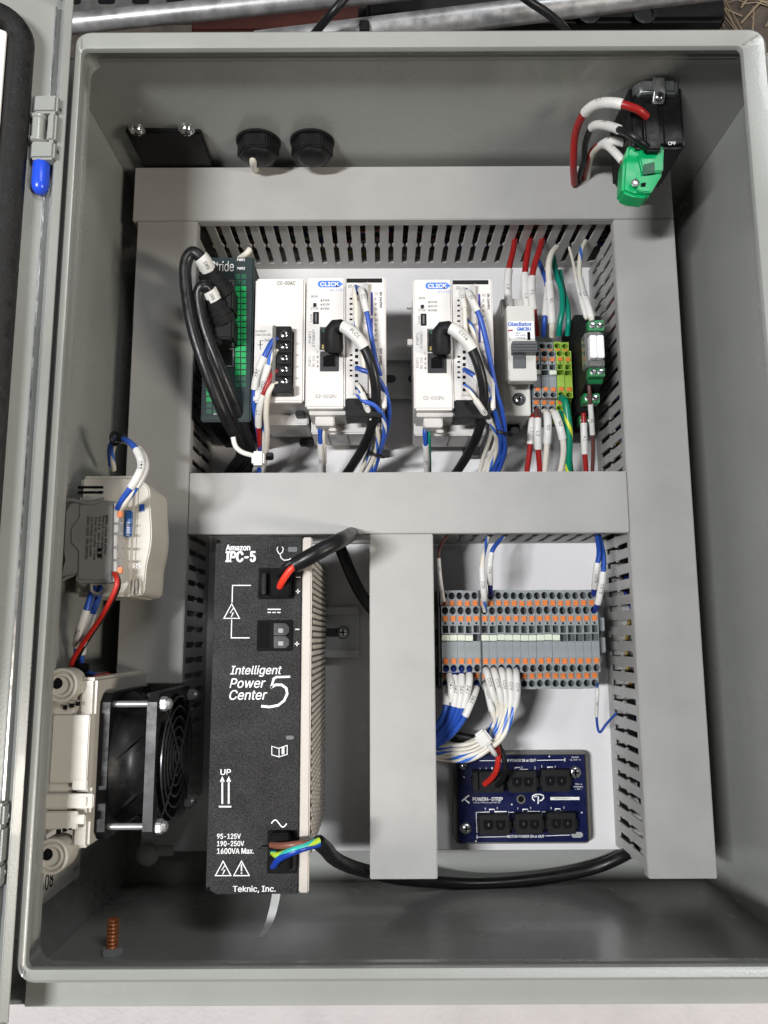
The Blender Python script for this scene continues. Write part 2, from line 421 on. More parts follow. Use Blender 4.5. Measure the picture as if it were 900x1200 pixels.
def rrect(x0, x1, y0, y1, r, n=5):
    out = []
    for cx, cy, a in ((x1 - r, y1 - r, 0), (x0 + r, y1 - r, 90), (x0 + r, y0 + r, 180), (x1 - r, y0 + r, 270)):
        for i in range(n + 1):
            t = math.radians(a + 90 * i / n); out.append((cx + r * math.cos(t), cy + r * math.sin(t)))
    return out
def ring(m, loops):
    n = len(loops[0]); b = m.add([p for L in loops for p in L], [])
    for k in range(len(loops) - 1):
        for i in range(n):
            j = (i + 1) % n; m.f.append(tuple(b + q for q in (k * n + i, k * n + j, (k + 1) * n + j, (k + 1) * n + i))); m.mi.append(m.m)
def L3(r, z): return [(p[0], p[1], z) for p in r]
lx0, lx1, ly0, ly1 = -165.5, 206.5, -151.5, 323.0       # outer edge of the rolled lip
ix0, ix1, iy0, iy1 = -161.0, 193.5, -145.6, 313.0       # opening
m = MB()
ring(m, [L3(rrect(lx0, lx1, ly0, ly1, 9), 183), L3(rrect(lx0, lx1, ly0, ly1, 9), 206), L3(rrect(lx0 + .6, lx1 - .6, ly0 + .6, ly1 - .6, 8.6), 208.6),
         L3(rrect(lx0 + 2.2, lx1 - 2.2, ly0 + 2.2, ly1 - 2.2, 7.5), ZL),
         L3(rrect(ix0 - 1.5, ix1 + 2, iy0 - 1.5, iy1 + 2, 3.5), ZL - 1.4), L3(rrect(ix0 - .3, ix1 + .3, iy0 - .3, iy1 + .3, 3.2), ZL - 2.0), L3(rrect(ix0, ix1, iy0, iy1, 3), ZL - 3.2),
         L3(rrect(ix0, ix1, iy0, iy1, 3), ZL - 5)])
part('rolled_lip', m, GREY, enc, smooth=35)
m = MB()
m.box(-168.5, X1 + 2, Y0 - 2, ly0 + 1, 187.2, 189.5); m.box(X0, X1 + 2, ly1 - 1, Y1 + 2, 187.2, 189.5); m.box(lx1 - 1, X1 + 2, ly0 + 1, ly1 - 1, 187.2, 189.5)
m.box(X0 - 2, lx0 + 1, -140, ly1 - 1, 187.2, 189.5)
part('front_flange', m, GREY, enc, .4)
# weld beads in the lip's corners
for (a, b) in (((lx0 + 4, ly1 - 5), (ix0 - .5, iy1 + .5)), ((lx1 - 5, ly1 - 5), (ix1 + .5, iy1 + .5)), ((lx0 + 4, ly0 + 4), (ix0 - .5, iy0 - .5)), ((lx1 - 5, ly0 + 4), (ix1 + .5, iy0 - .5))):
    m = MB(); m.tube([Vector((a[0] + (b[0] - a[0]) * t / 8, a[1] + (b[1] - a[1]) * t / 8, ZL - .4 - 1.2 * t / 8 + .25 * math.sin(t * 2.2))) for t in range(9)], .75, 8)
    part('weld_bead', m, GREY, enc)
# door swung open on the left
A = math.radians(35); ds = Vector((-math.cos(A), 0, math.sin(A))); dn = Vector((math.sin(A), 0, math.cos(A))); DO = Vector((-171.5, 0, 208))
def D(s_, y, n_): q = DO + ds * s_ + dn * n_; return Vector((q.x, y, q.z))
def dbox(m, s0, s1, y0, y1, n0, n1):
    m.add([D(s0, y0, n0), D(s1, y0, n0), D(s1, y1, n0), D(s0, y1, n0), D(s0, y0, n1), D(s1, y0, n1), D(s1, y1, n1), D(s0, y1, n1)],
          [(3, 2, 1, 0), (4, 5, 6, 7), (0, 1, 5, 4), (1, 2, 6, 5), (2, 3, 7, 6), (3, 0, 4, 7)])
m = MB(); DY0, DY1 = -166, 343
dbox(m, 0, 398, DY0, DY1, -1.8, 0); dbox(m, -2.6, 1.8, DY0, DY1, 0, 8); dbox(m, 1.8, 398, DY1 - 1.8, DY1, 0, 11); dbox(m, 1.8, 398, DY0, DY0 + 1.8, 0, 11); dbox(m, 396, 398, DY0 + 1.8, DY1 - 1.8, 0, 11)
door = part('door', m, GREY, enc, .5)
m = MB()      # gasket: fat rounded band round the door
g = []
gs0, gs1, gy0, gy1 = 12.5, 385.0, DY0 + 14, DY1 - 19
for (s_, y) in [(p[0], p[1]) for p in rrect(gs0 + 8, gs1 - 8, gy0 + 8, gy1 - 8, 10, 7)]: g.append((s_, y))
n = len(g); prof = [(-6.6, 0), (-6.3, 3.5), (-4.6, 6), (0, 7), (4.6, 6), (6.3, 3.5), (6.6, 0)]
loops = []
for (po, pn) in prof:
    loops.append([D(*((p[0], p[1], pn))) for p in rrect(gs0 + 8 + po, gs1 - 8 - po, gy0 + 8 + po, gy1 - 8 - po, max(2, 11 - po), 7)])
ring(m, loops); part('gasket', m, GASK, door)
m = MB(); dbox(m, 27.5, 370, DY0 + 29, DY1 - 35, 0.2, 3.5); part('inner_panel', m, PAPER, door, .6)
m = MB(); dbox(m, 4.2, 5.0, DY0 + 8, DY1 - 8, 0.1, 2.0); part('stiffener', m, STEEL, door)
# two hinges with blue pin caps
for (vc, uo) in ((150, 0), (985, 0)):
    if vc == 150: c = W(54, 152, 216)
    else: c = Vector((hx - 3, W(4, 990, 216).y, 216))
    hx = c.x; yy = c.y
    h = MB(); h.box(c.x - 6.5, c.x + 6, yy + 8, yy + 18, 207, 219); h.box(c.x - 6.5, c.x + 6, yy - 18, yy - 8, 207, 219); h.box(c.x + 1.5, c.x + 6, yy - 8, yy + 8, 207, 219)
    hg = part('hinge', h, BEIGE if False else GREY, enc, 1.2)
    k = MB(); k.lathe((c.x - 4.2, yy - 7.9, 215.5), (0, 1, 0), [(3.6, 0), (4.4, .6), (4.4, 2), (3.6, 2.6), (3.6, 13), (4.4, 13.6), (4.4, 15), (3.6, 15.8)], 20); part('knuckle', k, GREY, hg)
    k = MB(); k.lathe((c.x - 1.8, yy - 18.1, 214.5), (0, -1, 0), [(3.9, 0), (4.3, .8), (4.3, 12), (3.8, 14.5), (2.6, 16.2), (1.2, 17), (.1, 17.2)], 22); part('pin_cap', k, CAPB, hg, label='blue vinyl cap on the hinge pin')
    for yv in (12, -12): part('rivet', MB().lathe((c.x + 5.8, yy + yv, 214.5), (1, 0, .3), [(1.6, 0), (1.4, .7), (.6, 1.1), (.05, 1.2)], 12), STEEL, hg)
# earth stud in the bottom wall
c = ony(131, 1119, Y0); c = Vector((c.x, Y0, c.z)); b = MB()
b.cyl(c, c + Vector((0, 4, 0)), 5.8, 6); nut = part('nut', b, mat('dull_zinc', (.45, .46, .47), .4, metal=.4), enc, .5)
b = MB(); prof = []
for i in range(15): prof += [(2.75 if i % 2 else 3.35, 4 + i * .95)]
b.lathe(c, (0, 1, 0), prof + [(2.4, 18.6), (.05, 18.7)], 18); part('earth_stud', b, COPPER, enc, label='copper coloured threaded earth stud')
# paper sticker on the left wall
z_ = lambda u, v: onx(u, v, X0 + .3)
pts = [z_(34, 1078), z_(93, 1022), z_(94, 900), z_(45, 905)]
s0 = min(p.z for p in pts); s1 = 203
ya, yb = z_(60, 1052).y, z_(60, 912).y
b = MB(); b.box(X0 + .1, X0 + .35, ya, yb, s0, 186); st = part('sticker', b, PAPER, enc, label='white paper label on the left side')
b = MB(); ex = Vector((0, 0, -1)); ey = Vector((0, 1, 0))
b.text('SD201608', (X0 + .5, ya + 6, 182), ex, ey, 46, 8, .012); b.text('ENCLOSURE', (X0 + .5, ya + 20, 184), ex, ey, 30, 2.4); b.text('TYPE 4, 12', (X0 + .5, ya + 25, 184), ex, ey, 30, 2.4)
b.text('2020', (X0 + .5, ya + 5, s0 + 9), ex, ey, 7, 2)
for k in range(9): b.text('TYPE 3R 12 13', (X0 + .5, ya + 31 + 4.2 * k, 184), ex, ey, 16 + 5 * math.sin(k * 2.3), 1.9)
b.box(X0 + .36, X0 + .5, ya + 18, ya + 18.7, s0 + 12, 186); part('lettering', b, INK, st, smooth=0)

# ------------------------------------------------------------------ mounting panel
b = MB(); b.box(-168, 200, -144, 316, 14, 17)
pan = thing('mounting_board', 'white enamelled mounting board at the back of the cabinet', 'board', (16, 86, 5))
part('plate', b, PANEL, pan, .6)
for (x, y) in ((-160, 300), (190, 300), (-160, -130), (190, -130)):
    part('standoff', MB().cyl((x, y, 5.2), (x, y, 13.9), 5), ZINC, pan)
# ------------------------------------------------------------------ wiring ducts
ZT = 93.0
def finger_mesh(ax):
    b = MB(); q, e = 3.1, 4.35; poly = [(-q, 26), (q, 26), (q, 49.6), (e, 51.4), (e, 53.4), (q, 55.2), (q, 90), (-q, 90), (-q, 55.2), (-e, 53.4), (-e, 51.4), (-q, 49.6)]
    if ax == 'h': b.prism([(p[0], p[1] - 26) for p in poly], 'y', -.8, .8)
    else: b.prism([(p[0], p[1] - 26) for p in poly], 'x', -.8, .8)
    return mesh('duct_finger', b, DUCT, Vector((0, 0, 0)), .25, segs=1)
FM = {'h': finger_mesh('h'), 'v': finger_mesh('v')}
def duct(label, x0, x1, y0, y1, ax, sides, short=None):
    yfull = y0; y0 = short or y0
    t = thing('wiring_duct', label, 'wiring duct', ((x0 + x1) / 2, (y0 + y1) / 2, 17), 'slotted wiring ducts on the panel')
    b = MB()
    b.box(x0, x1, y0, y1, ZT - 1.6, ZT)
    if ax == 'h': b.box(x0, x1, y0, y0 + 1.4, ZT - 8, ZT - 1.61); b.box(x0, x1, y1 - 1.4, y1, ZT - 8, ZT - 1.61)
    else: b.box(x0, x0 + 1.4, y0, y1, ZT - 8, ZT - 1.61); b.box(x1 - 1.4, x1, y0, y1, ZT - 8, ZT - 1.61)
    part('cover', b, DUCT, t, .5)
    b = MB(); i = 2.2
    if ax == 'h':
        b.box(x0 + .5, x1 - .5, y0 + i, y1 - i, 17.1, 18.8)
        b.box(x0 + .5, x1 - .5, y0 + i, y0 + i + 1.6, 18.8, 26 if 'lo' in sides else 84); b.box(x0 + .5, x1 - .5, y1 - i - 1.6, y1 - i, 18.8, 26 if 'hi' in sides else 84)
    else:
        b.box(x0 + i, x1 - i, y0 + .5, y1 - .5, 17.1, 18.8)
        b.box(x0 + i, x0 + i + 1.6, y0 + .5, y1 - .5, 18.8, 26 if 'lo' in sides else 84); b.box(x1 - i - 1.6, x1 - i, y0 + .5, y1 - .5, 18.8, 26 if 'hi' in sides else 84)
    if short: b.box(x1 - i - 9, x1 - i, -106, y0 + .4, 17.1, 18.7); b.box(x1 - i - 1.6, x1 - i, -106, y0 + .4, 18.7, 26)
    part('base_channel', b, DUCT, t)
    for sd, (lo, hi) in sides.items():
        n = int((hi - lo) / 10)
        for k in range(n + 1):
            q = lo + 5 + k * 10
            if q > hi - 2: break
            if ax == 'h': inst('finger', FM['h'], t, (q, (y0 + i + .8) if sd == 'lo' else (y1 - i - .8), 26))
            else: inst('finger', FM['v'], t, ((x0 + i + .8) if sd == 'lo' else (x1 - i - .8), q, 26))
    return t
duct('grey slotted duct along the top of the panel', -168.5, 196, 278, 317, 'h', {'lo': (-124, 156)})
duct('grey slotted duct down the left side behind the fan', -165, -124.5, -141, 277.6, 'v', {'hi': (-104, 277)}, short=W(180, 801, ZT).y)
duct('long grey slotted duct down the right side', 155.5, 196, -141.5, 277.6, 'v', {'lo': (-141, 277)})
duct('grey slotted duct across the middle under the controllers', -124.1, 155.1, 65, 104.5, 'h', {'lo': (31, 155), 'hi': (-124, 155)})
duct('short grey duct in the lower middle beside the terminal row', -9.2, 30.8, -141, 64.6, 'v', {'hi': (-141, 64)})
# loose conductors lying inside the ducts
cols = [(mat('mustard_wire_pvc', (.20, .13, .015), .45), 'mustard'), (BROWN, 'brown'), (NAVY, 'navy blue'), (JACKET, 'black'), (mat('dark_red_wire_pvc', (.12, .012, .010), .45), 'dark red'), (JACKET, 'second black'), (mat('dark_green_wire_pvc', (.01, .06, .03), .45), 'dark green'), (mat('amber_wire_pvc', (.25, .07, .012), .45), 'amber')]
def in_duct(ax, lo, hi, c, k, lab):
    P = []
    for i in range(15):
        t = lo + (hi - lo) * i / 14; a = c + random.uniform(-8, 9); z = 24 + 3.5 * k + random.uniform(-4, 9)
        P.append((t, a, min(z, 84)) if ax == 'h' else (a, t, min(z, 84)))
    m_, nm = cols[k % 8]
    wire('duct_conductor', lab, P, 1.3, m_, cat='wire', world=True, n=4, seg=6, group='conductors lying inside the ducts')
for k in range(8): in_duct('h', -120, 190, 297, k, cols[k][1] + ' conductor seen through the slots of the top duct')
for k in range(5): in_duct('v', -135, 260, 176, k, cols[k][1] + ' conductor seen through the slots of the right hand duct')
for k in (5, 3, 2, 1): in_duct('v', -20, 260, -147, k, cols[k][1] + ' conductor inside the left hand duct')

# ------------------------------------------------------------------ mounting rails
def din(label, x0, x1, yc, screws=()):
    t = thing('mounting_rail', label, 'rail', ((x0 + x1) / 2, yc, 17))
    b = MB()
    b.prism([(yc - 17.5, 23.5), (yc - 13.5, 23.5), (yc - 13.5, 17.1), (yc + 13.5, 17.1), (yc + 13.5, 23.5), (yc + 17.5, 23.5), (yc + 17.5, 24.6), (yc + 12.4, 24.6), (yc + 12.4, 18.2), (yc - 12.4, 18.2), (yc - 12.4, 24.6), (yc - 17.5, 24.6)], 'x', x0, x1)
    part('profile', b, RAIL, t)
    b = MB(); x = x0 + 9
    while x < x1 - 10:
        b.prism([(x - 5 + p[0], yc + p[1]) for p in rrect(-3, 13, -3, 3, 3, 4)], 'z', 18.25, 18.4); x += 25
    part('slot', b, TDARK, t)
    for x in screws:
        h, s_ = MB(), MB(); screw(h, s_, (x, yc, 18.3), (0, 0, 1), 4.6, 3); o = part('screw', h, ZINC, t); part('cross_recess', s_, INK, o, smooth=0)
YT = W(468, 441, 24).y
din('grey steel rail carrying the controllers in the upper bay', W(240, 441, 24).x, 154, YT)
din('short steel rail with a screw beside the black power unit', W(330, 741, 24).x, W(421, 741, 24).x, W(400, 741, 24).y, (W(402, 742, 20).x,))
YB = W(610, 748, 24).y
din('steel rail under the long terminal row', 33, 152, YB)
# ================================================================== upper bay
def bevel_plate(m, u0, v0, u1, v1, z0, z1): m.pbox(u0, v0, u1, v1, z0, z1)
# ------------------------------------------------------------------ network switch with green squares
ZS = 100.0
x0, x1, y0, y1 = RC(238, 301, 296, 494, ZS)
sw = thing('network_switch', 'dark network switch with rows of green squares, behind the black cables', 'switch', ((x0 + x1) / 2, (y0 + y1) / 2, 24))
part('housing', MB().box(x0 + 1, x1 - 1, y0 + 1, y1 - 1, 25, ZS - 3), BLACKM, sw, .8)
part('front_face', MB().box(x0, x1, y0, y1, ZS - 2.9, ZS), SWG, sw, 1.0)
for k in range(16):      # vent grooves on the lower side
    part('vent_groove', MB().box(x0 + 4 + k * 1.7, x0 + 4.8 + k * 1.7, y0 + .6, y0 + .95, 40, 88), INK, sw)
# squares: right pair of columns and lower left pair
for r in range(19):
    v = 324 + r * 7.05
    for cu in (278.5, 285.5):
        part('square', MB().pbox(cu - 2.9, v - 2.8, cu + 2.9, v + 2.8, ZS + .02, ZS + .35), SWDIM if r < 2 or r > 16 else SWGREEN, sw)
for r in range(7):
    v = 440 + r * 7.0
    for cu in (245, 253, 261):
        if cu == 245 and r == 1: continue
        part('square', MB().pbox(cu - 3.2, v - 2.8, cu + 3.2, v + 2.8, ZS + .02, ZS + .35), SWDIM if r > 4 else SWGREEN, sw)
b = MB(); b.ptext('Stride', 247, 306, 274, 318, ZS + .2); b.ptext('PWR1', 278, 303, 287, 306, ZS + .2, .02); b.ptext('PWR2', 278, 313, 287, 316, ZS + .2, .02); b.ptext('SE2-SW5U', 250, 481, 283, 485.5, ZS + .2, .03); b.ptext('1', 244, 448, 246, 453, ZS + .6, .03)
part('lettering', b, INKW, sw, smooth=0)
b = MB(); b.pbox(249, 447, 262, 468, ZS - .5, ZS + .6); b.m = 1; b.pbox(251, 449, 261, 466, ZS, ZS + .7)
part('port', b, [STEEL, BLACK], sw)
for k, (v0, v1) in enumerate(((328, 350), (354, 378), (382, 404), (408, 430))):
    b = MB(); b.pbox(250, v0, 274, v1, ZS - 1, ZS + .9); b.m = 1; b.pbox(252, v0 + 2, 272.5, v1 - 2, ZS, ZS + 1.0); part('port', b, [STEEL, BLACK], sw)
# ------------------------------------------------------------------ plug + cables from the switch
def boot_plug(name, label, c0, c1, r0, r1, cable, r, sl, txt):
    P = smooth_path(px(cable), 8)
    t = thing(name, label, 'cable', P[0])
    b = MB(); b.tube(P, r, 14); part('jacket', b, JACKET, t)
    add_sleeve(t, P, r, *sl, txt)
    b = MB(); a, e = W(*c0), W(*c1); d = e - a
    pr = []
    for i in range(9): pr += [(r0 + (r1 - r0) * i / 9 + (.5 if i % 2 else 0), d.length * i / 9), (r0 + (r1 - r0) * i / 9 + (.5 if i % 2 else 0), d.length * (i + .8) / 9)]
    b.lathe(a, d, pr, 16); part('strain_boot', b, BLACKM, t)
    b = MB(); q = a - Vector((0, 4, 0)); b.box(q.x - 5.5, q.x + 7.0, q.y - 8.5, q.y + 8, ZS - 3, a.z + 5); part('plug', b, BLACKM, t, 1.2)
    return t
boot_plug('network_cable', 'thick black cable looping highest out of the green-squared switch', (262, 345, 112), (241, 313, 124), 8.2, 5.2,
          [(247, 322, 121), (237, 304, 130), (226, 296, 132), (218, 308, 131), (218, 335, 129), (226, 385, 126), (243, 437, 120), (262, 485, 108), (278, 515, 88), (283, 533, 70), (272, 550, 52), (262, 566, 46)], 3.8, (.02, .065), 'SW1')
boot_plug('network_cable', 'second black cable below it out of the switch, tied with white nylon', (262, 378, 112), (246, 344, 122), 8.0, 5.0,
          [(251, 352, 121), (243, 338, 126), (237, 336, 128), (233, 348, 126), (240, 385, 122), (257, 430, 116), (274, 472, 104), (289, 512, 84), (294, 530, 68), (290, 548, 52), (285, 566, 46)], 3.8, (.0, .042), 'SW2')
wire('network_cable', 'black cable squeezed between the two looping switch cables', [(256, 400, 110), (248, 396, 116), (242, 404, 120), (247, 425, 119), (258, 455, 112), (272, 490, 100), (284, 518, 82), (288, 535, 66), (280, 550, 50), (272, 566, 44)], 3.4, JACKET, cat='cable', seg=14)
b = MB()
for pts in ([(273, 512, 100), (276, 523, 98), (284, 530, 96), (297, 534, 93)],): b.tube(smooth_path(px(pts), 6), 1.6, 8)
zt = thing('cable_tie', 'white nylon cable tie round the black switch cables', 'cable tie', W(285, 528, 40)); part('strap', b, NYLON, zt)
b = MB(); c = W(303, 538, 92); b.box(c.x - 4, c.x + 4, c.y - 4.5, c.y + 4.5, c.z - 5, c.z + 4); part('head', b, NYLON, zt, 1.3)
wire('wire_stub', 'white wire end poking out above the switch', [(293, 292, 96), (289, 297, 96), (281, 303, 90)], 2.0, WHITE)
# ------------------------------------------------------------------ controllers' power module
ZP = 105.0
x0, x1, y0, y1 = RC(298, 326, 357.3, 471, ZP)
ps = thing('power_module', 'white power module with a black screw terminal, left of the first controller', 'power module', ((x0 + x1) / 2, (y0 + y1) / 2, 24))
part('housing', MB().box(x0 + .5, x1, y0 + .6, y1 - .6, 44, ZP - 6), PLCG, ps, .6)
part('front_cover', MB().box(x0, x1 - .3, y0, y1, ZP - 5.9, ZP), PLCW, ps, 1.2)
part('lower_body', MB().box(x0 + 3, x1 - .2, y0 - 7, y0 + .4, 44, 76), PLCG, ps, .8)
part('rail_latch', MB().box(x0 + 22, x0 + 32, y0 - 10, y0 - 5, 26, 34), BLACK, ps, .6)
part('side_clip', MB().box(x1 - 8, x1 - 2, y0 - 3, y0 + .5, 76.2, 84), BLACK, ps, .5)
b = MB(); b.ptext('C0-00AC', 325, 329.5, 346, 334, ZP + .15); b.ptext('OUTPUT', 299, 387, 312, 389.5, ZP + .15); b.ptext('24V=0.5A', 299, 391, 317, 393.5, ZP + .15); b.ptext('24V', 310, 397, 316, 400, ZP + .15)
b.ribbon([(309, 399), (305, 399), (305, 410)], .6, ZP + .15); b.ribbon([(302, 404), (308, 404)], .6, ZP + .15); b.ptext('0V', 317, 463, 321, 466, ZP + .15)
part('lettering', b, INK, ps, smooth=0)
b = MB(); b.pbox(319, 382, 341, 458, ZP - 2, ZP + 7); b.pbox(340, 388, 344, 460, ZP - 2, ZP + 2); tb = part('terminal_strip', b, BLACK, ps, .5)
part('terminal_cover', MB().pbox(318.6, 381, 323, 449, ZP + 3, ZP + 9), CLEAR, ps, .4)
part('terminal_foot', MB().pbox(320, 449, 343, 460.5, ZP, ZP + 8.5), BLACK, ps, .6)
for k in range(5):
    h, s_ = MB(), MB(); c = W(333, 392 + k * 13.6, ZP + 7); screw(h, s_, c, (0, 0, 1), 2.7, 1.4); o = part('terminal_screw', h, STEEL, ps); part('cross_recess', s_, INK, o, smooth=0)
    if k < 4: part('barrier', MB().pbox(325, 398 + k * 13.6, 341, 399.5 + k * 13.6, ZP + 6, ZP + 9), BLACK, ps)
# ------------------------------------------------------------------ two controllers
def plc(U, V, label, pink):
    def q(u, v): return (u + U, v + V)
    x0, x1, y0, y1 = RC(358.3 + U, 325 + V, 405 + U, 478 + V, ZP); _, x2, _, _ = RC(358 + U, 325 + V, 452.5 + U, 478 + V, ZP)
    t = thing('logic_controller', label, 'controller', ((x0 + x2) / 2, (y0 + y1) / 2, 24), 'white programmable controllers in the upper bay')
    part('housing', MB().box(x0 + .8, x2 - .5, y0 + 1, y1 - 1, 40, ZP - 7), PLCG, t, .6)
    part('front_cover', MB().box(x0, x1 - .25, y0, y1, ZP - 6.9, ZP), PLCW, t, 1.2)
    part('lower_body', MB().box(x0 + 1, x2 - 2, y0 - 8.5, y0 + .8, 40, 73), PLCG, t, .9)
    part('lower_step', MB().box(x0 + 1.8, x1, y0 - 2.2, y0 + .8, 73.2, 97), PLCG, t, .5)
    part('rail_latch', MB().box(x0 + 38, x0 + 50, y0 - 13, y0 - 7, 25, 33), BLACK, t, .6)
    for k in range(2): part('side_clip', MB().box(x0 - 3.2, x0 + .2, y0 + 50 + 26 * k, y0 + 54 + 26 * k, ZP - 22, ZP - 18), PLCG, t, .4)
    for k in range(4): part('seam', MB().box(x0 + 12 + 13 * k, x0 + 12.5 + 13 * k, y0 - 8.75, y0 - 8.52, 42, 72), INKG, t)
    z = ZP + .16
    b = MB(); b.prism([(p.x, p.y) for p in [W(*q(u, v), z) for u, v in ((375, 329), (397, 329), (399.5, 331), (402, 332.7), (399.5, 334.5), (397, 336.6), (375, 336.6), (372.6, 334.8), (372.6, 331))]], 'z', ZP + .02, z); part('logo', b, mat('logo_blue', (.06, .20, .66), .5), t)
    b = MB(); b.ptext('CLICK', *q(375.5, 330.6), *q(397, 335.4), z + .1, .03); part('logo_lettering', b, INKW, t, smooth=0)
    b = MB(); b.ptext('CLICK', *q(375.0, 330.2), *q(397.4, 335.8), z + .05, .06); part('logo_shadow', b, INKB, t, smooth=0)
    b = MB(); b.ptext('PLUS', *q(387.5, 338.3), *q(401, 341.3), z); part('subtitle', b, INKLB, t, smooth=0)
    b = MB()
    b.ptext('RUN', *q(365, 346), *q(372, 348.6), z); b.ptext('STOP', *q(364, 360.3), *q(373, 362.8), z)
    for k, s_ in enumerate(('PWR', 'RUN', 'ERR')): b.ptext(s_, *q(378.5, 350.5 + 4.8 * k), *q(386, 353.3 + 4.8 * k), z)
    b.ptext('USB', *q(363.5, 368), *q(366, 377), z, rot=1); b.ptext('ETHERNET', *q(366, 386), *q(369, 406), z, rot=1); b.ptext('PORT1', *q(361.5, 388), *q(364.5, 402), z, rot=1)
    b.ptext('RS-232', *q(366, 417), *q(369, 430), z, rot=1); b.ptext('PORT2', *q(361.5, 417), *q(364.5, 429), z, rot=1); b.ptext('TX', *q(371, 411), *q(373, 414), z, rot=1); b.ptext('RX', *q(371, 422), *q(373, 425), z, rot=1)
    b.ptext('C2-01CPU', *q(370, 462.3), *q(394, 466.4), z)
    for k in range(3): b.pbox(*q(375.8, 351 + 4.8 * k), *q(377.4, 353.2 + 4.8 * k), ZP, z)
    for v in (417, 428): b.pbox(*q(371.5, v), *q(373, v + 2.5), ZP, z)
    part('lettering', b, INKG, t, smooth=0)
    b = MB(); b.pbox(*q(366.5, 350), *q(371, 359.5), ZP - 1, ZP + .3); sl = part('mode_switch', b, INKW, t); part('slider', MB().pbox(*q(367, 355), *q(370.5, 359), ZP, ZP + 1), BLACK, sl)
    b = MB(); b.pbox(*q(366.8, 365.5), *q(373.6, 379.5), ZP - 1, ZP + .35); us = part('usb_port', b, BLACK, t); part('contact_tongue', MB().pbox(*q(369.3, 367.5), *q(371.2, 377.5), ZP, ZP + .6), INKG, us)
    b = MB(); b.pbox(*q(374.5, 383), *q(401.5, 410.5), ZP - 1, ZP + .6); po = part('ethernet_port', b, STEEL, t, .2); part('port_cavity', MB().pbox(*q(376.2, 385), *q(399.5, 409), ZP, ZP + .75), BLACK, po)
    part('port_light', MB().pbox(*q(377.5, 386), *q(381, 389), ZP, ZP + 1.1), SWDIM, po); part('port_light', MB().pbox(*q(377.3, 404), *q(381, 408.5), ZP, ZP + 1.1), GOLD, po)
    b = MB(); b.pbox(*q(375, 411.5), *q(397, 435), ZP - 1, ZP + .6); se = part('serial_port', b, mat('socket_dark_grey', (.03, .031, .034), .5), t, .2)
    pts = [(379, 418), (382, 418), (382, 416.5), (391, 416.5), (391, 418), (393.5, 418), (393.5, 430), (379, 430)]
    part('port_cavity', MB().prism([(W(*q(*p), ZP).x, W(*q(*p), ZP).y) for p in pts], 'z', ZP, ZP + .75), INK, se)
    for k in range(8): part('contact', MB().pbox(*q(392.2, 418.8 + 1.35 * k), *q(394.5, 419.4 + 1.35 * k), ZP, ZP + .95), STEEL, se)
    # input/output card
    xa, xb = x1 + .2, x2
    yv = lambda v: W(*q(428, v), ZP).y; xv = lambda u: W(*q(u, 400), ZP).x
    io = part('input_output_card', MB().box(xa, xb, y0, y1, ZP - 6.9, ZP - .4), PLCW, t, .8)
    part('card_band', MB().box(xa + .2, xb - 2.4, yv(331), yv(326.2), ZP - .5, ZP + .1), BLACKM, io, .2)
    part('card_base', MB().box(xa, xb - 3, y0 - 6, y0 + 6.3, ZP - 16, ZP + .4), BLACK, io, .6)
    part('terminal_bed', MB().box(xv(413.5), xv(431), yv(462), yv(334), ZP - .5, ZP + 1.4), PLCG, io, .3)
    part('terminal_ramp', MB().prism([(xv(425), ZP + 1.4), (xv(431.5), ZP + 1.4), (xv(431.5), ZP + 4.6)], 'y', yv(380), yv(334)), PLCG, io)
    for k in range(16): part('wire_hole', MB().pbox(*q(416, 342 + k * 7.4), *q(419.6, 345.6 + k * 7.4), ZP + 1, ZP + 1.6), INK, io)
    for k in range(11):
        v = 349 + k * 6.05 if k < 6 else 415 + (k - 6) * 6.05
        part('status_light', MB().pbox(*q(409.8, v), *q(413, v + 2), ZP - .6, ZP - .2), INK, io)
    part('colour_bar', MB().pbox(*q(434.6, 342.5), *q(436.9, 369.5), ZP - .6, ZP - .2), NAVYB, io); part('colour_bar', MB().pbox(*q(434.6, 372.5), *q(436.9, 399.5), ZP - .6, ZP - .2), NAVYB, io)
    part('colour_bar', MB().pbox(*q(434.6, 408), *q(436.9, 462), ZP - .6, ZP - .2), PINK, io)
    b = MB(); zz = ZP - .18
    for k, s_ in enumerate(('C1', '1', '2', '3', '4', 'C2', '5', '6', '7', '8')): b.ptext(s_, *q(439, 342.7 + 6.1 * k), *q(443 if len(s_) > 1 else 441.5, 345.2 + 6.1 * k), zz)
    for k, s_ in enumerate(('V1', '1', '2', '3', '4', '5', '6', 'C4')): b.ptext(s_, *q(439, 408.5 + 6.1 * k), *q(443 if len(s_) > 1 else 441.5, 411 + 6.1 * k), zz)
    b.ptext('IN 24VDC', *q(445, 342), *q(447.6, 361), zz, .02, rot=-1); b.ptext('OUT 24VDC', *q(445, 408), *q(447.6, 428), zz, .02, rot=-1); b.ptext('C2', *q(408, 333.5), *q(412, 336.8), zz)
    part('lettering', b, INK, io, smooth=0)
    # power plug on the lower side
    c = W(*q(381, 489), 88); b = MB(); b.box(c.x - 6.2, c.x + 6.2, c.y - 6.5, c.y + 5, 80, 92); b.box(c.x + 2, c.x + 7.4, c.y - 8.5, c.y - 6.6, 80, 86); part('power_plug', b, PLCG, t, .7)
    return t
plc(0, 0, 'white controller beside the power module, black plug in its port', 0)
plc(126.2, 2, 'white controller standing alone right of the rail gap, black plug in its port', 1)
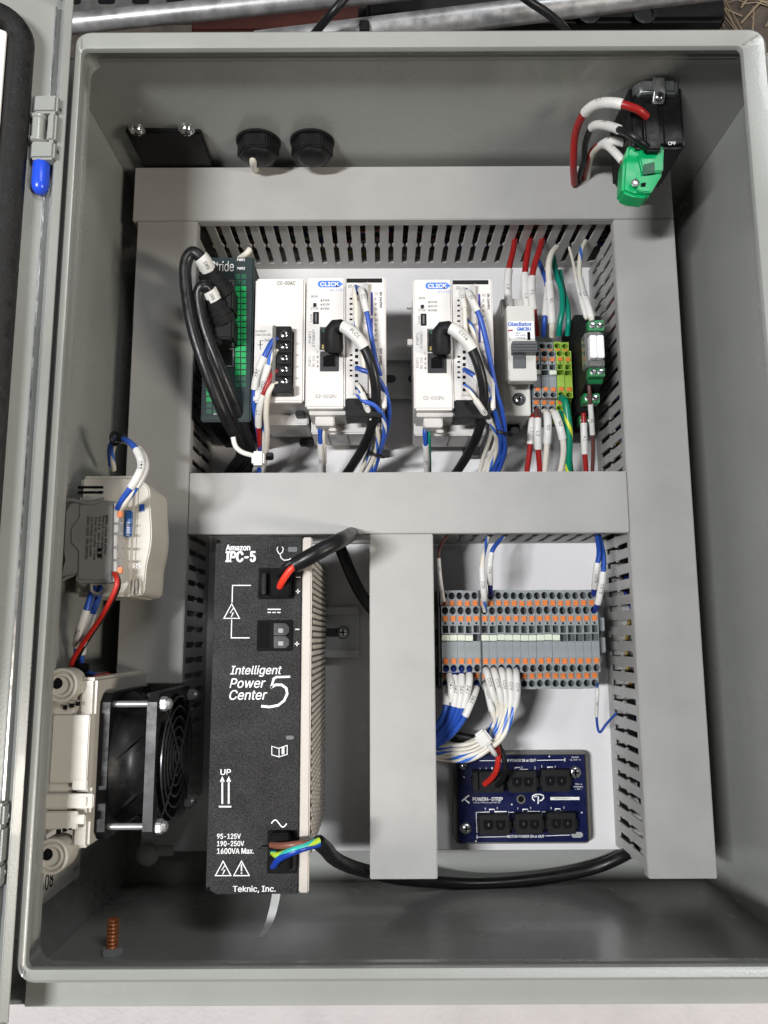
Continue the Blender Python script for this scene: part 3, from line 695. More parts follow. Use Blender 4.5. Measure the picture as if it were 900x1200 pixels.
def eth_plug(U, V, label, txt):
    def q(u, v, z): return W(u + U, v + V, z)
    P = smooth_path([q(*p) for p in ((393, 384, 120), (400, 382, 123), (408, 386, 124), (418, 395, 124), (427, 408, 122), (435, 428, 119), (440, 452, 113), (440, 478, 104), (434, 505, 90), (424, 527, 74), (413, 545, 58), (404, 558, 48))], 8)
    t = thing('network_cable', label, 'cable', P[0]); part('jacket', MB().tube(P, 3.15, 16), JACKET, t)
    add_sleeve(t, P, 3.0, .045, .19, txt)
    b = MB(); a, c = q(392, 395, 118), q(392, 412, 118)
    L = []
    for (u, v, r, zz) in ((391, 413, 5.6, 113), (391, 408, 6.2, 114), (390.5, 398, 6.2, 116), (391, 388, 6.0, 118.5), (394, 383, 5.0, 120.5), (399, 382, 4.2, 122.5), (404, 384, 3.5, 123.5)): L.append((q(u, v, zz), r))
    b.tube([p for p, r in L], lambda t_: L[min(len(L) - 1, round(t_ * (len(L) - 1)))][1], 14); part('moulded_elbow', b, BLACKM, t, smooth=50)
    b = MB(); x0, x1, y0, y1 = RC(382 + U, 388 + V, 401 + U, 411 + V, 112); b.box(x0, x1, y0, y1, ZP + .8, 112); part('plug', b, BLACK, t, 1)
    return t
eth_plug(0, 0, 'black network cable bending out of the first controller over its wires', 'PLC1')
eth_plug(126.2, 2, 'black network cable bending out of the right hand controller', 'C214')
# wires of the input/output cards (shared layout, own colours)
def io_wires(U, V, who, opt):
    def w(pts, lab, r, m, sl=()):
        wire('signal_wire', lab + ' ' + who, [(p[0] + U, p[1] + V, p[2]) for p in pts], r, m, sl)
    if opt == 0:
        w([(417, 336, 107), (415, 341, 112), (417, 360, 115), (418, 385, 113), (424, 410, 110), (428, 440, 105), (437, 468, 98), (440, 505, 82), (428, 540, 60), (420, 560, 48)], 'white wire with blue stripe entering the top of the card on', 1.5, WB)
        w([(421, 338, 107), (424, 342, 113), (427, 355, 115), (431, 372, 115), (436, 400, 112), (441, 425, 108), (450, 450, 100), (454, 470, 94), (453, 495, 86), (448, 520, 72), (438, 541, 58), (430, 560, 48)], 'blue wire with white end sleeve entering the card on', 1.6, BLUE, ((.03, .16, 'C1'),))
        w([(418, 431, 107), (423, 433, 110), (440, 440, 110), (451, 458, 104), (456, 480, 95), (453, 505, 82), (445, 530, 64), (436, 560, 48)], 'lower blue wire bulging right from the card on', 1.6, BLUE)
        w([(418, 450, 107), (421, 455, 110), (426, 466, 110), (433, 486, 102), (443, 510, 86), (438, 536, 64), (426, 560, 48)], 'white wire with blue stripe at the foot of the card on', 1.5, WB, ((.1, .26, '24V'),))
        w([(419, 462, 106), (427, 470, 110), (440, 476, 108), (450, 492, 98), (449, 515, 80), (440, 537, 62), (432, 560, 48)], 'striped blue and white wire deep in the bundle of', 1.5, BW)
        w([(420, 395, 107), (428, 402, 112), (434, 425, 110), (438, 455, 106), (446, 480, 98), (447, 505, 84), (437, 535, 60), (424, 560, 48)], 'pale wire running down behind the black cable of', 1.5, WHITE)
    else:
        w([(418, 337, 107), (415, 343, 112), (418, 362, 115), (420, 388, 113), (430, 415, 111), (436, 440, 107), (444, 470, 100), (450, 500, 84), (440, 535, 60), (434, 560, 48)], 'white wire entering the top of the card on', 1.5, WHITE, ((.03, .13, 'C2'),))
        w([(420, 338, 107), (425, 346, 113), (431, 358, 116), (437, 372, 116), (443, 395, 113), (448, 420, 108), (455, 455, 100), (462, 480, 92), (465, 505, 82), (462, 530, 66), (450, 548, 54), (440, 560, 48)], 'blue wire with white end sleeve entering the card on', 1.7, BLUE, ((.02, .15, '0V'),))
        w([(417, 402, 107), (423, 405, 109), (431, 420, 111), (437, 440, 109), (450, 470, 102), (460, 500, 88), (466, 522, 74), (460, 545, 56), (452, 560, 48)], 'second blue wire half way down the card on', 1.6, BLUE)
        w([(418, 431, 107), (423, 434, 111), (432, 441, 112), (440, 452, 110), (450, 476, 100), (460, 506, 86), (458, 535, 62), (447, 560, 48)], 'low blue wire with white sleeve from the card on', 1.6, BLUE, ((.1, .26, 'X1'),))
        w([(419, 450, 107), (425, 457, 112), (432, 468, 111), (440, 480, 106), (452, 500, 92), (456, 525, 70), (442, 560, 48)], 'striped wire with sleeve at the foot of the card on', 1.5, WB, ((.15, .36, '24V'),))
        w([(421, 372, 107), (428, 385, 112), (432, 405, 111), (440, 432, 108), (447, 460, 103), (453, 490, 92), (455, 520, 72), (446, 545, 56), (438, 560, 48)], 'striped white wire running behind the black cable of', 1.5, WB)
        w([(420, 385, 107), (430, 400, 112), (437, 425, 109), (444, 452, 105), (452, 480, 96), (456, 510, 80), (445, 540, 58), (436, 560, 48)], 'second pale wire beside the black cable of', 1.4, WHITE)
io_wires(0, 0, 'the first controller', 0)
io_wires(126.2, 2, 'the right hand controller', 1)
def black_tie(c, lab, R=6, tilt=(0.3, 1, .3)):
    b = MB(); b.torus(c, tilt, R, 1.0, 28, 6); t = thing('cable_tie', lab, 'cable tie', c); part('strap', b, BLACK, t)
    part('head', MB().box(c.x + R - 1.5, c.x + R + 3.5, c.y - 2.4, c.y + 2.4, c.z + 1, c.z + 5), BLACK, t, .6)
black_tie(W(441, 533, 74), 'black cable tie round the wires under the first controller', 5.5)
black_tie(W(588, 507, 84), 'black cable tie round the blue wires under the right hand controller', 7)
for U, V, who in ((0, 0, 'first'), (123.5, 2, 'right hand')):
    wire('power_wire', 'blue wire with white sleeve plugged under the ' + who + ' controller', [(374.5 + U, 500 + V, 82), (375, 506 + V, 80) if not U else (374.5 + U, 508 + V, 80), (376 + U, 530 + V, 66), (377 + U, 558, 44)], 1.6, BLUE, ((.28, .95, '24V'),))
    wire('power_wire', ('white' if not U else 'green') + ' wire with sleeve plugged under the ' + who + ' controller', [(378.5 + U, 500 + V, 80), (379 + U, 512 + V, 76), (379.5 + U, 532 + V, 62), (380 + U, 558, 42)], 1.4, WHITE if not U else TEAL, ((.3, .7, 'COM'),) if not U else ())
# wires at the power module's screw terminal
G = 'wires at the power module'
wire('power_wire', 'blue wire with 24V sleeve at the power module terminal', [(326, 398, 110), (320, 400, 112), (313, 412, 113), (304, 432, 110), (299, 455, 104), (299, 480, 98), (304, 510, 84), (306, 535, 66), (303, 560, 46)], 2.0, BLUE, ((.14, .33, '24V'),))
wire('power_wire', 'striped wire with COM sleeve at the power module terminal', [(326, 411, 110), (320, 415, 112), (314, 430, 112), (309, 452, 108), (309, 480, 98), (310, 510, 84), (308, 538, 64), (304, 560, 46)], 1.9, WB, ((.12, .36, 'COM'),))
wire('power_wire', 'green yellow wire beside the blue one at the power module', [(325, 420, 109), (318, 424, 109), (308, 440, 106), (303, 465, 101), (304, 495, 92), (307, 530, 70), (304, 560, 45)], 1.6, GREENW)
wire('power_wire', 'red wire with white sleeve at the power module terminal', [(326, 434, 110), (320, 438, 112), (314, 450, 112), (306, 470, 107), (303, 490, 98), (304, 512, 84), (306, 535, 66), (304, 560, 46)], 1.7, RED, ((.2, .45, 'L1'),))
wire('power_wire', 'plain cream wire lowest at the power module terminal', [(326, 449, 110), (320, 452, 112), (314, 463, 111), (312, 485, 102), (313, 510, 88), (311, 535, 68), (307, 560, 46)], 1.8, WHITE)
black_tie(W(309, 536, 70), 'black cable tie beside the white nylon tie', 3.5)
# ------------------------------------------------------------------ circuit breaker
x0, x1, _, _ = RC(594.5, 376, 627, 398, 86)
yv = lambda v, z: W(608, v, z).y
bk = thing('circuit_breaker', 'grey white circuit breaker with dark toggle right of the controllers', 'circuit breaker', ((x0 + x1) / 2, yv(420, 60), 24))
b = MB(); b.prism([(yv(350, 62), 26), (yv(350, 62), 62), (yv(374, 62), 62), (yv(374, 62) - .5, 86), (yv(446, 86), 86), (yv(449, 62), 62), (yv(487, 62), 62), (yv(487, 62), 26)], 'x', x0, x1); part('body', b, BRK, bk, .6)
part('label_plate', MB().box(x0 + 1.0, x1 - .6, yv(397, 86), yv(377, 86), 86, 86.5), RELAYW, bk)
z = 86.7; b = MB(); b.ptext('Gladiator', 595.5, 377.5, 623, 382, z, .03); b.ptext('GMCBU', 606, 383.5, 622, 387.5, z, .03); part('brand_lettering', b, INKB, bk, smooth=0)
b = MB(); b.ptext('24V', 604, 389, 609, 391, z); b.ptext('400V 50/60Hz', 604, 392, 616, 393.6, z); b.ptext('1-POLE 6kA', 604, 395, 616, 396.6, z); b.ptext('I', 597, 395, 598, 399, z); b.pbox(618, 389, 621.5, 398, 86.5, z); part('lettering', b, INK, bk, smooth=0)
part('status_flag', MB().pbox(595.5, 386.3, 601, 388, 86.5, z), RED, bk)
b = MB(); b.box(x0 + 2, x1 - .4, yv(413, 92), yv(400, 92), 84, 93)
for k in range(3): b.box(x0 + 2, x1 - .4, yv(404 + 3.3 * k, 93), yv(403 + 3.3 * k, 93), 93, 94)
part('toggle', b, BRKD, bk, .4); part('toggle_stem', MB().pbox(601.5, 414, 616, 432, 84, 87.4), BRKD, bk, .3)
part('nose', MB().box(x0 + .3, x1 - .1, yv(447, 86.5), yv(432.5, 86.5), 80, 88), BRK, bk, .5)
for v in (367, 468):
    b = MB(); c = W(608 if v > 400 else 605, v, 62); b.torus((c.x, c.y, 62), (0, 0, 1), 4.2, .6, 24, 6); part('screw_well', b, BRKD, bk)
    part('well_floor', MB().cyl((c.x, c.y, 61.8), (c.x, c.y, 62.15), 4.1, 20), BLACK, bk)
    h, s_ = MB(), MB(); screw(h, s_, (c.x, c.y, 62.2), (0, 0, 1), 3.2, 1.4); o = part('terminal_screw', h, ZINC, bk); part('cross_recess', s_, INK, o, smooth=0)
part('rail_foot', MB().box(x0 + 4, x1 - 4, yv(505, 40), yv(487, 62), 27, 40), BLACK, bk, .6)
# ------------------------------------------------------------------ terminal blocks
KY = .545
def seg_list(): # pixel rows of one block of the long row, from its upper end: kind, from, to, height
    return [('flat', 0, 2, 60), ('hole', 2, 11.5, 60), ('flat', 11.5, 20, 60), ('hole', 20, 30, 66), ('flat', 30, 43, 66), ('pit', 43, 51.5, 66), ('flat', 51.5, 53, 66), ('pit', 53, 61.5, 66), ('flat', 61.5, 81, 66), ('hole', 88.6, 98, 66), ('flat', 81, 88.6, 66), ('flat', 98, 107, 60), ('hole', 107, 116, 60), ('flat', 116, 118, 60)]
def term_meshes(sy, body_m):
    K = KY * sy; hw = 2.5; b = MB(); top = 59 * K
    Y = lambda p: top - p * K
    for kind, a, c, z in seg_list():
        if kind == 'flat': b.face([(-hw, Y(c), z), (hw, Y(c), z), (hw, Y(a), z), (-hw, Y(a), z)])
        elif kind == 'hole': b.holeplate(-hw, hw, Y(c), Y(a), z, 2.15, 11, 14, ry=(Y(a) - Y(c)) * .46)
        else:
            w_ = 1.9 if a < 50 else 2.3; d = 9; y0, y1 = Y(c), Y(a)
            b.face([(-hw, y0, z), (-w_, y0, z), (-w_, y1, z), (-hw, y1, z)]); b.face([(w_, y0, z), (hw, y0, z), (hw, y1, z), (w_, y1, z)])
            b.face([(-w_, y0, z), (-w_, y1, z), (-w_, y1, z - d), (-w_, y0, z - d)]); b.face([(w_, y0, z), (w_, y0, z - d), (w_, y1, z - d), (w_, y1, z)])
            b.face([(-w_, y0, z), (-w_, y0, z - d), (w_, y0, z - d), (w_, y0, z)]); b.face([(-w_, y1, z), (w_, y1, z), (w_, y1, z - d), (-w_, y1, z - d)]); b.face([(-w_, y0, z - d), (-w_, y1, z - d), (w_, y1, z - d), (w_, y0, z - d)])
    prof = [(Y(118), 27), (Y(118), 60), (Y(98), 60), (Y(98), 66), (Y(20), 66), (Y(20), 60), (Y(0), 60), (Y(0), 27)]
    n = len(prof); A_ = [(-hw, p[0], p[1]) for p in prof]; B_ = [(hw, p[0], p[1]) for p in prof]
    b.face(A_); b.face(B_[::-1])
    for i in (0, 2, 4, 6, 7): b.face([A_[i], A_[(i + 1) % n], B_[(i + 1) % n], B_[i]])
    for p, z in ((42, 66), (52.5, 66), (62, 66), (80.3, 66)): b.box(-hw, hw, Y(p) - .25, Y(p) + .25, z, z + .45)
    body = mesh('terminal_body', b, body_m, Vector((0, 0, 0)), smooth=30)
    lv = MB(); lv.box(-1.55, 1.55, -3.1 * K, 3.1 * K, 0, 1.0); lv.box(-1.55, 1.55, -.3, .3, 1.0, 1.25)
    dot = MB(); dot.cyl((0, 0, 0), (0, 0, .15), .7, 10)
    mk = MB(); mk.box(-1.85, 1.85, -3.6 * K, 3.6 * K, 0, 3.2); mk.box(-2.45, 2.45, -3.4 * K, 3.4 * K, 3.2, 4.0)
    O = Vector((0, 0, 0))
    return {'body': body, 'lever': mesh('lever', lv, ORANGE, O, .2, segs=1), 'dot': mesh('test_hole', dot, INK, O), 'mark': mesh('marker', mk, MARK, O, .15, segs=1), 'Y': Y}
TM = term_meshes(1.0, TGREY)
def terminal(x, yc, tm, label, group, marker=True):
    x += random.uniform(-.06, .06); yc += random.uniform(-.25, .25)
    t = thing('terminal_block', label, 'terminal block', (x, yc, 24.7), group)
    inst('body', tm['body'], t, (x, yc, 0)); Y = tm['Y']
    for p, z in ((15.8, 60), (34.5, 66), (84.7, 66), (102.5, 60)): inst('lever', tm['lever'], t, (x, yc + Y(p), z + .05))
    inst('test_hole', tm['dot'], t, (x, yc + Y(40.3), 66.05))
    if marker: inst('marker', tm['mark'], t, (x, yc + Y(57.2), 63.6))
    return t
SYU = 93 / 118.0; TU = term_meshes(SYU, TGREY); TUG = term_meshes(SYU, GREENY); TUD = term_meshes(SYU, TGREY)
YU = W(648, 438.5, 66).y
for k, (u, tm, lab) in enumerate(((629.2, TUD, 'terminal block squeezed against the circuit breaker'), (638.6, TU, 'grey terminal block with a blue wire, upper bay'), (647.6, TU, 'grey terminal block touching the green yellow pair'),
                              (656.9, TUG, 'green yellow earth terminal next to the grey blocks'), (666.0, TUG, 'green yellow earth terminal next to the black relay base'))):
    terminal(W(u, 438, 66).x, YU, tm, lab, 'terminal blocks of the upper bay', k in (0, 2))
# ------------------------------------------------------------------ relay module
rl = thing('relay_module', 'black relay base with green screw terminals and white relay', 'relay', W(690, 430, 24.7))
xa, xb = W(688, 410, 96).x, W(708.5, 410, 96).x; Yr = lambda v, z: W(697, v, z).y
b = MB(); b.prism([(Yr(366, 70), 26), (Yr(366, 70), 66), (Yr(372, 88), 90), (Yr(389, 92), 92), (Yr(430, 92), 92), (Yr(449, 90), 88), (Yr(462, 76), 72), (Yr(480, 70), 66), (Yr(486, 56), 50), (Yr(505, 50), 46), (Yr(512, 40), 26)], 'x', xa, xb); part('base', b, BLACKM, rl, .6)
def gterm(u0, v0, u1, v1, z, par=rl):
    x0, x1, y0, y1 = RC(u0, v0, u1, v1, z); b = MB(); b.box(x0, x1, y0, y1, z - 9, z); o = part('screw_terminal', b, GREENT, par, .4)
    for f in (.27, .73):
        cx = x0 + (x1 - x0) * f; cy = (y0 + y1) / 2
        part('terminal_screw', MB().lathe((cx, cy, z), (0, 0, 1), [(2.2, 0), (2.2, .5), (1.6, .7), (.05, .75)], 14), ZINC, o); part('screw_slot', MB().box(cx - 1.6, cx + 1.6, cy - .3, cy + .3, z + .6, z + .95), INK, o)
gterm(689.5, 375, 708, 387.5, 97); gterm(690.5, 430.5, 709, 441, 97); gterm(684, 461, 703, 472, 80); gterm(679, 487, 697, 497, 56)
x0, x1, y0, y1 = RC(690, 441, 708, 449, 92); part('terminal_skirt', MB().prism([(y1, 92), (y0 + 1, 88), (y0, 80), (y1, 80)], 'x', x0, x1), GREENT, rl, .3)
x0, x1, y0, y1 = RC(686.5, 389, 708.5, 429, 101)
part('holder', MB().box(x0, x1, y0, y1, 90, 100), CLEAR, rl, .6)
part('holder_end', MB().box(x0 + 2, x1 - 2, y0, y0 + 3.5, 100.1, 101.5), CLEAR, rl, .4); part('holder_end', MB().box(x0 + 2, x1 - 2, y1 - 3.5, y1, 100.1, 101.5), CLEAR, rl, .4)
w_ = (x1 - x0 - 3.4) / 2
for k in range(2): part('relay_half', MB().box(x0 + 1.6 + k * (w_ + .25), x0 + 1.6 + k * (w_ + .25) + w_, y0 + 4, y1 - 4, 100.1, 106), RELAYW, rl, .5)
# ------------------------------------------------------------------ wires of the right part of the upper bay
wire('power_wire', 'red wire with white sleeve entering the circuit breaker', [(604, 277, 58), (601, 295, 64), (597, 312, 66), (595, 330, 66), (596, 352, 64), (600, 364, 62)], 2.1, RED, ((.52, .95, 'L2'),))
wire('power_wire', 'red wire with white sleeve dropping beside the circuit breaker', [(622, 277, 58), (619, 292, 64), (616, 312, 66), (615, 332, 66), (617, 355, 64), (620, 378, 58)], 2.2, RED, ((.5, .98, 'L3'),))
wire('power_wire', 'dark red wire above the terminal next to the breaker', [(636, 278, 58), (632, 294, 66), (626, 312, 68), (623, 332, 68), (624, 355, 67), (627, 376, 66), (629, 394, 62)], 2.2, RED, ((.48, .78, 'F1'),))
wire('power_wire', 'blue wire with sleeve into the grey terminal pair', [(631, 305, 40), (636, 318, 52), (641, 335, 62), (640, 355, 68), (638, 375, 70), (637, 394, 62)], 1.7, BLUE, ((.5, .82, 'N'),))
wire('power_wire', 'white wire with sleeve into the grey terminal pair', [(652, 290, 60), (646, 298, 66), (643, 312, 70), (644, 335, 72), (646, 360, 72), (647, 380, 70), (647, 394, 62)], 2.2, WHITE, ((.48, .86, 'N1'),))
wire('earth_wire', 'teal green wire into the left earth terminal', [(648, 300, 50), (652, 322, 60), (658, 340, 66), (659, 362, 70), (656, 380, 68), (655, 393, 62)], 2.0, TEAL)
wire('earth_wire', 'teal green wire into the right earth terminal', [(656, 318, 50), (660, 340, 60), (665, 358, 66), (666, 376, 68), (665, 393, 62)], 1.8, TEAL)
wire('signal_wire', 'thin white wire with sleeve running to the relay', [(667, 290, 66), (671, 305, 74), (676, 330, 86), (681, 352, 94), (687, 374, 98)], .95, WHITE, ((.5, .98, 'RLY'),))
wire('signal_wire', 'white wire with blue stripe and sleeve at the top of the relay', [(686, 283, 60), (681, 295, 70), (679, 318, 80), (682, 338, 88), (688, 355, 96), (694, 376, 98)], 1.7, WB, ((.55, .98, 'C16'),))
zz = 62
wire('power_wire', 'red wire with grey shaded sleeve below the circuit breaker', [(625, 487, 58), (623, 500, 62), (621, 525, 58), (617, 556, 50)], 1.9, RED, ((.1, .5, 'L1'),))
wire('power_wire', 'red wire with white sleeve below the first terminal', [(629, 481, 60), (630, 492, 66), (630, 515, 64), (633, 556, 52)], 1.9, RED, ((.2, .62, 'L1'),), ends=((0, .18, BROWN),))
wire('power_wire', 'white wire with grey sleeve leaning left below the grey terminals', [(638, 482, 60), (641, 486, 66), (642, 500, 68), (641, 520, 64), (638, 556, 52)], 2.0, WHITE, ((.15, .55, 'N2'),))
wire('power_wire', 'white wire with sleeve bowing right below the grey terminals', [(647, 482, 60), (651, 486, 66), (656, 500, 69), (660, 518, 66), (660, 535, 60), (656, 556, 52)], 2.1, WHITE, ((.12, .5, 'N3'),))
wire('earth_wire', 'green yellow wire bowing over the earth terminals', [(657, 466, 64), (662, 470, 70), (665, 485, 70), (667, 510, 66), (666, 556, 52)], 2.5, GREENW)
wire('earth_wire', 'second green yellow wire hidden behind the bowed one', [(657, 483, 60), (660, 492, 64), (664, 515, 62), (669, 556, 50)], 2.2, GREENW)
wire('signal_wire', 'red wire with white sleeve below the relay base', [(684, 478, 60), (684, 492, 60), (685, 525, 56), (687, 556, 48)], 1.8, REDB if False else RED, ((.23, .68, 'A1'),))
wire('signal_wire', 'brown wire with white sleeve below the relay base', [(690, 446, 86), (691, 462, 84), (693, 490, 76), (695, 525, 62), (694, 556, 50)], 1.3, BROWN, ((.23, .55, 'A2'),))
# ================================================================== lower bay
# ------------------------------------------------------------------ black power supply
ZI = 140.0
xl = (W(253, 640, ZI).x + W(240.5, 1040, ZI).x) / 2; xr = (W(354, 640, ZI).x + W(350, 1040, ZI).x) / 2; xe = (W(366, 640, ZI).x + W(361.5, 1040, ZI).x) / 2
yt, yb = W(300, 629, ZI).y, W(300, 1048, ZI).y
ip = thing('power_supply', 'tall black power supply with white lettering in the lower left bay', 'power supply', ((xl + xe) / 2, (yt + yb) / 2, 17))
b = MB(); ch = 6
b.prism([(xl, yb + 3), (xl + ch, yb), (xr, yb), (xr, yt), (xl + 2, yt), (xl, yt - 2)], 'z', ZI - 2, ZI); part('front_panel', b, IPCF, ip, .5)
part('edge_strip', MB().box(xr + .1, xe, yb + .4, yt - .4, ZI - 4.5, ZI - .3), IPCE, ip, .7)
part('case', MB().box(xl + 1, xe - 2.2, yb + 14, yt - 8, 18, ZI - 2.1), mat('dark_case_steel', (.06, .058, .055), .5, metal=.4), ip)
ys, ye = yb + 16, yt - 9
part('perforated_side', MB().box(xe - 2.1, xe - .8, ys, ye, 20, ZI - 4.6), MESH, ip)
b = MB(); ny = int((ye - ys) / 3.6)
for i in range(ny):
    for k in range(9):
        c = Vector((xe - .8, ys + 2.2 + i * 3.6, 26 + k * 12.2 + (6.1 if i % 2 else 0)))
        if c.z > ZI - 11: continue
        rim = [c + Vector((0, 1.5 * math.cos(a), 5.4 * math.sin(a))) for a in [math.pi / 4 * q for q in range(8)]]; mid = [c + Vector((.9, .8 * math.cos(a), 3.4 * math.sin(a))) for a in [math.pi / 4 * q for q in range(8)]]
        b.add(rim + mid, [(q, (q + 1) % 8, 8 + (q + 1) % 8, 8 + q) for q in range(8)] + [tuple(range(8, 16))])
o = part('pressed_mesh', b, mat('pressed_mesh_steel', (.66, .61, .55), .38, metal=.25, var=.12, vscale=300), ip, smooth=60); o['kind'] = 'stuff'
z = ZI + .18
b = MB()
b.ptext('Amazon', 265, 638.5, 293, 645, z, .03); b.ptext('IPC-5', 265, 646.2, 299, 658.3, z, .038)
b.ptext('Intelligent', 270, 780, 330, 793, z, .012, .22); b.ptext('Power', 269.5, 795, 311, 806, z, .012, .22); b.ptext('Center', 269, 808.5, 313, 820, z, .012, .22)
b.ptext('UP', 258.5, 901.5, 270.5, 908, z, .02)
b.ptext('95-125V', 254.5, 977, 282, 983, z, .02); b.ptext('190-250V', 254.5, 985.5, 286, 991.5, z, .02); b.ptext('1600VA Max.', 254.5, 994, 297.5, 1000.5, z, .02)
b.ptext('Teknic, Inc.', 273, 1038, 323, 1048 - 1.5, z, .02)
# big swash 5
b.ribbon([(340, 793), (326, 793.5)], 2.4, z); b.ribbon([(325.5, 792.8), (321, 795), (318.5, 803), (317.5, 806.5)], 2.6, z)
b.ribbon([(317, 806), (323, 802.5), (330, 802.5), (335.5, 806.5), (336.5, 813), (333, 821), (326, 826.5), (316, 828.5), (306, 827.5)], 2.8, z)
# stethoscope
b.ribbon([(325.5, 641), (324.5, 644), (326.5, 648.5), (328.5, 649), (331, 647), (332, 643), (330.5, 640.5)], 1.1, z); b.ribbon([(328, 649), (329.5, 654), (333, 656.5), (338, 656), (342, 654)], 1.1, z)
# dc brackets and warning triangle
b.ribbon([(294, 686), (272.5, 686), (272, 706)], 1.2, z); b.ribbon([(292.5, 747.5), (271, 747.5), (271.5, 726)], 1.2, z)
def tri(cx, cy, r):
    b.ribbon([(cx, cy - r), (cx + r * .98, cy + r * .82), (cx - r * .98, cy + r * .82)], 1.1, z, True)
def bolt(cx, cy, r): b.ribbon([(cx + r * .2, cy - r * .45), (cx - r * .2, cy + r * .15), (cx + r * .2, cy + r * .1), (cx - r * .05, cy + r * .65)], .9, z)
tri(271.5, 717, 9.3); bolt(271.5, 717, 9.3); tri(261.5, 1018.5, 9.3); bolt(261.5, 1018.5, 9.3); tri(283, 1018.5, 9.3); b.ribbon([(283, 1013), (283, 1021)], 1.5, z); b.ribbon([(283, 1022.5), (283, 1024)], 1.5, z)
b.ribbon([(313.5, 714), (329, 714)], 1.3, z)
for k in range(3): b.ribbon([(313.5 + k * 5.6, 717.7), (317.5 + k * 5.6, 717.7)], 1.2, z)
for (u, v) in ((349.5, 676.5), (348.5, 737.5)): b.ribbon([(u - 2.4, v), (u + 2.4, v)], 1.2, z)
for (u, v) in ((349, 693), (348, 754.5)): b.ribbon([(u - 2.6, v), (u + 2.6, v)], 1.2, z); b.ribbon([(u, v - 2.6), (u, v + 2.6)], 1.2, z)
# open book
b.ribbon([(318.5, 874.5), (326.5, 877), (336.5, 873.5), (336.5, 884), (327, 887), (318.5, 884.5)], .9, z, True); b.ribbon([(327, 877), (327, 886.5)], .9, z); b.ptext('i', 330.5, 876, 333, 883.5, z, .05)
# up arrows
for u in (260.5, 268): b.ribbon([(u, 915), (u, 942)], 1.9, z); b.face([W(u - 2.8, 916, z), W(u + 2.8, 916, z), W(u, 909.5, z)])
b.ribbon([(256.5, 945.3), (271, 945.3)], 1.7, z)
# sine
b.ribbon([(318 + t * 18 / 16, 965 - 4.2 * math.sin(2 * math.pi * t / 16)) for t in range(17)], 1.3, z)
part('lettering', b, INKW, ip, smooth=0)
LEDM = mat('grey_indicator_window', (.10, .105, .11), .3)
for (u0, v0, u1, v1) in ((337.5, 641, 348.5, 646.8), (335, 862, 344.5, 866.5)): part('indicator_window', MB().prism([(p[0], p[1]) for p in rrect(*RC(u0, v0, u1, v1, ZI), .9, 3)], 'z', ZI, ZI + .35), LEDM, ip)
for (u0, v0, plugged) in ((302.5, 665.5, 1), (301, 726.5, 0)):
    b = MB(); b.pbox(u0, v0, u0 + 42.5, v0 + 36.5, ZI - 4, ZI + .5); o = part('output_socket', b, SOCK, ip, .4)
    part('latch_channel', MB().pbox(u0 + 3, v0 + 3, u0 + 14, v0 + 33, ZI, ZI + .9), INK, o)
    for k in range(2):
        v = v0 + 4 + 15 * k
        part('contact_cavity', MB().prism([(W(u0 + 20 + p[0], v + p[1], ZI).x, W(u0 + 20 + p[0], v + p[1], ZI).y) for p in ((0, 0), (14, 0), (18, 4), (18, 10), (14, 14), (0, 14))], 'z', ZI, ZI + 1), mat('socket_key_grey', (.02, .02, .021), .55), o, .2)
        part('contact', MB().pbox(u0 + 25, v + 6, u0 + 31, v + 11, ZI, ZI + 1.5), mat('dull_contact', (.16, .16, .16), .4, metal=.6) if not plugged else BLACK, o, .2)
    if plugged:
        part('plug_body', MB().pbox(u0 + 16, v0 + 1.5, u0 + 38, v0 + 34, ZI + 1, ZI + 7), SOCK, o, .8); part('plug_latch', MB().pbox(u0 + 4, v0 + 6, u0 + 9, v0 + 31, ZI, ZI + 5), BLACKM, o, .5)
b = MB(); b.pbox(313, 973, 348, 1024, ZI - 4, ZI + .8); o = part('mains_inlet', b, SOCK, ip, .5)
part('plug_body', MB().pbox(317, 977, 339, 1022, ZI + .9, ZI + 8), SOCK, o, .8); part('plug_latch', MB().pbox(302.5, 993, 316, 1007, ZI, ZI + 5), BLACK, o, 1.0); part('cable_channel', MB().pbox(338, 1000, 347, 1020, ZI + .9, ZI + 3), BLACKM, o, .6)
for (u, v) in ((255.5, 634.5), (243, 1042.5)): part('corner_fastener', MB().pbox(u - 2.2, v - 2.2, u + 2.2, v + 2.2, ZI, ZI + .6), INK, ip)
# cables of the power supply
t = thing('output_cable', 'black jacketed cable with red and black cores into the power supply top', 'cable', W(400, 632, 140))
P = smooth_path(px([(346, 662, 153), (362, 653, 155), (380, 643, 154), (396, 634.5, 147), (405, 630, 128), (410, 627, 104), (413, 625, 84), (415, 622, 70)]), 8); part('jacket', MB().tube(P, 4.5, 14), JACKET, t)
wire('control_cable', 'black cable slipping behind the centre duct near the power supply top', [(394, 632, 66), (402, 650, 64), (411, 672, 60), (422, 694, 54), (442, 722, 48)], 4.0, JACKET, cat='cable', seg=14)
part('core', MB().tube(smooth_path(px([(350, 659, 153), (340, 668, 153), (331, 681, 150), (326, 692, 143)]), 6), 1.9, 10), mat('vivid_red_pvc', (.80, .045, .02), .35), t, label='red core')
part('core', MB().tube(smooth_path(px([(349, 656, 153), (337, 662, 153), (330, 670, 149), (326, 678, 143)]), 6), 1.9, 10), JACKET, t, label='black core')
t = thing('mains_cable', 'black mains cable with brown, green and blue cores into the power supply foot', 'cable', W(400, 1010, 60))
P = smooth_path(px([(373, 987, 146), (382, 995, 138), (392, 1006, 120), (410, 1015, 96), (434, 1022, 74), (470, 1030, 44), (515, 1034, 28), (560, 1036, 22), (610, 1033, 20), (660, 1026, 20), (700, 1016, 22), (728, 1004, 28), (745, 994, 36)]), 8); part('jacket', MB().tube(P, 4.0, 14), JACKET, t)
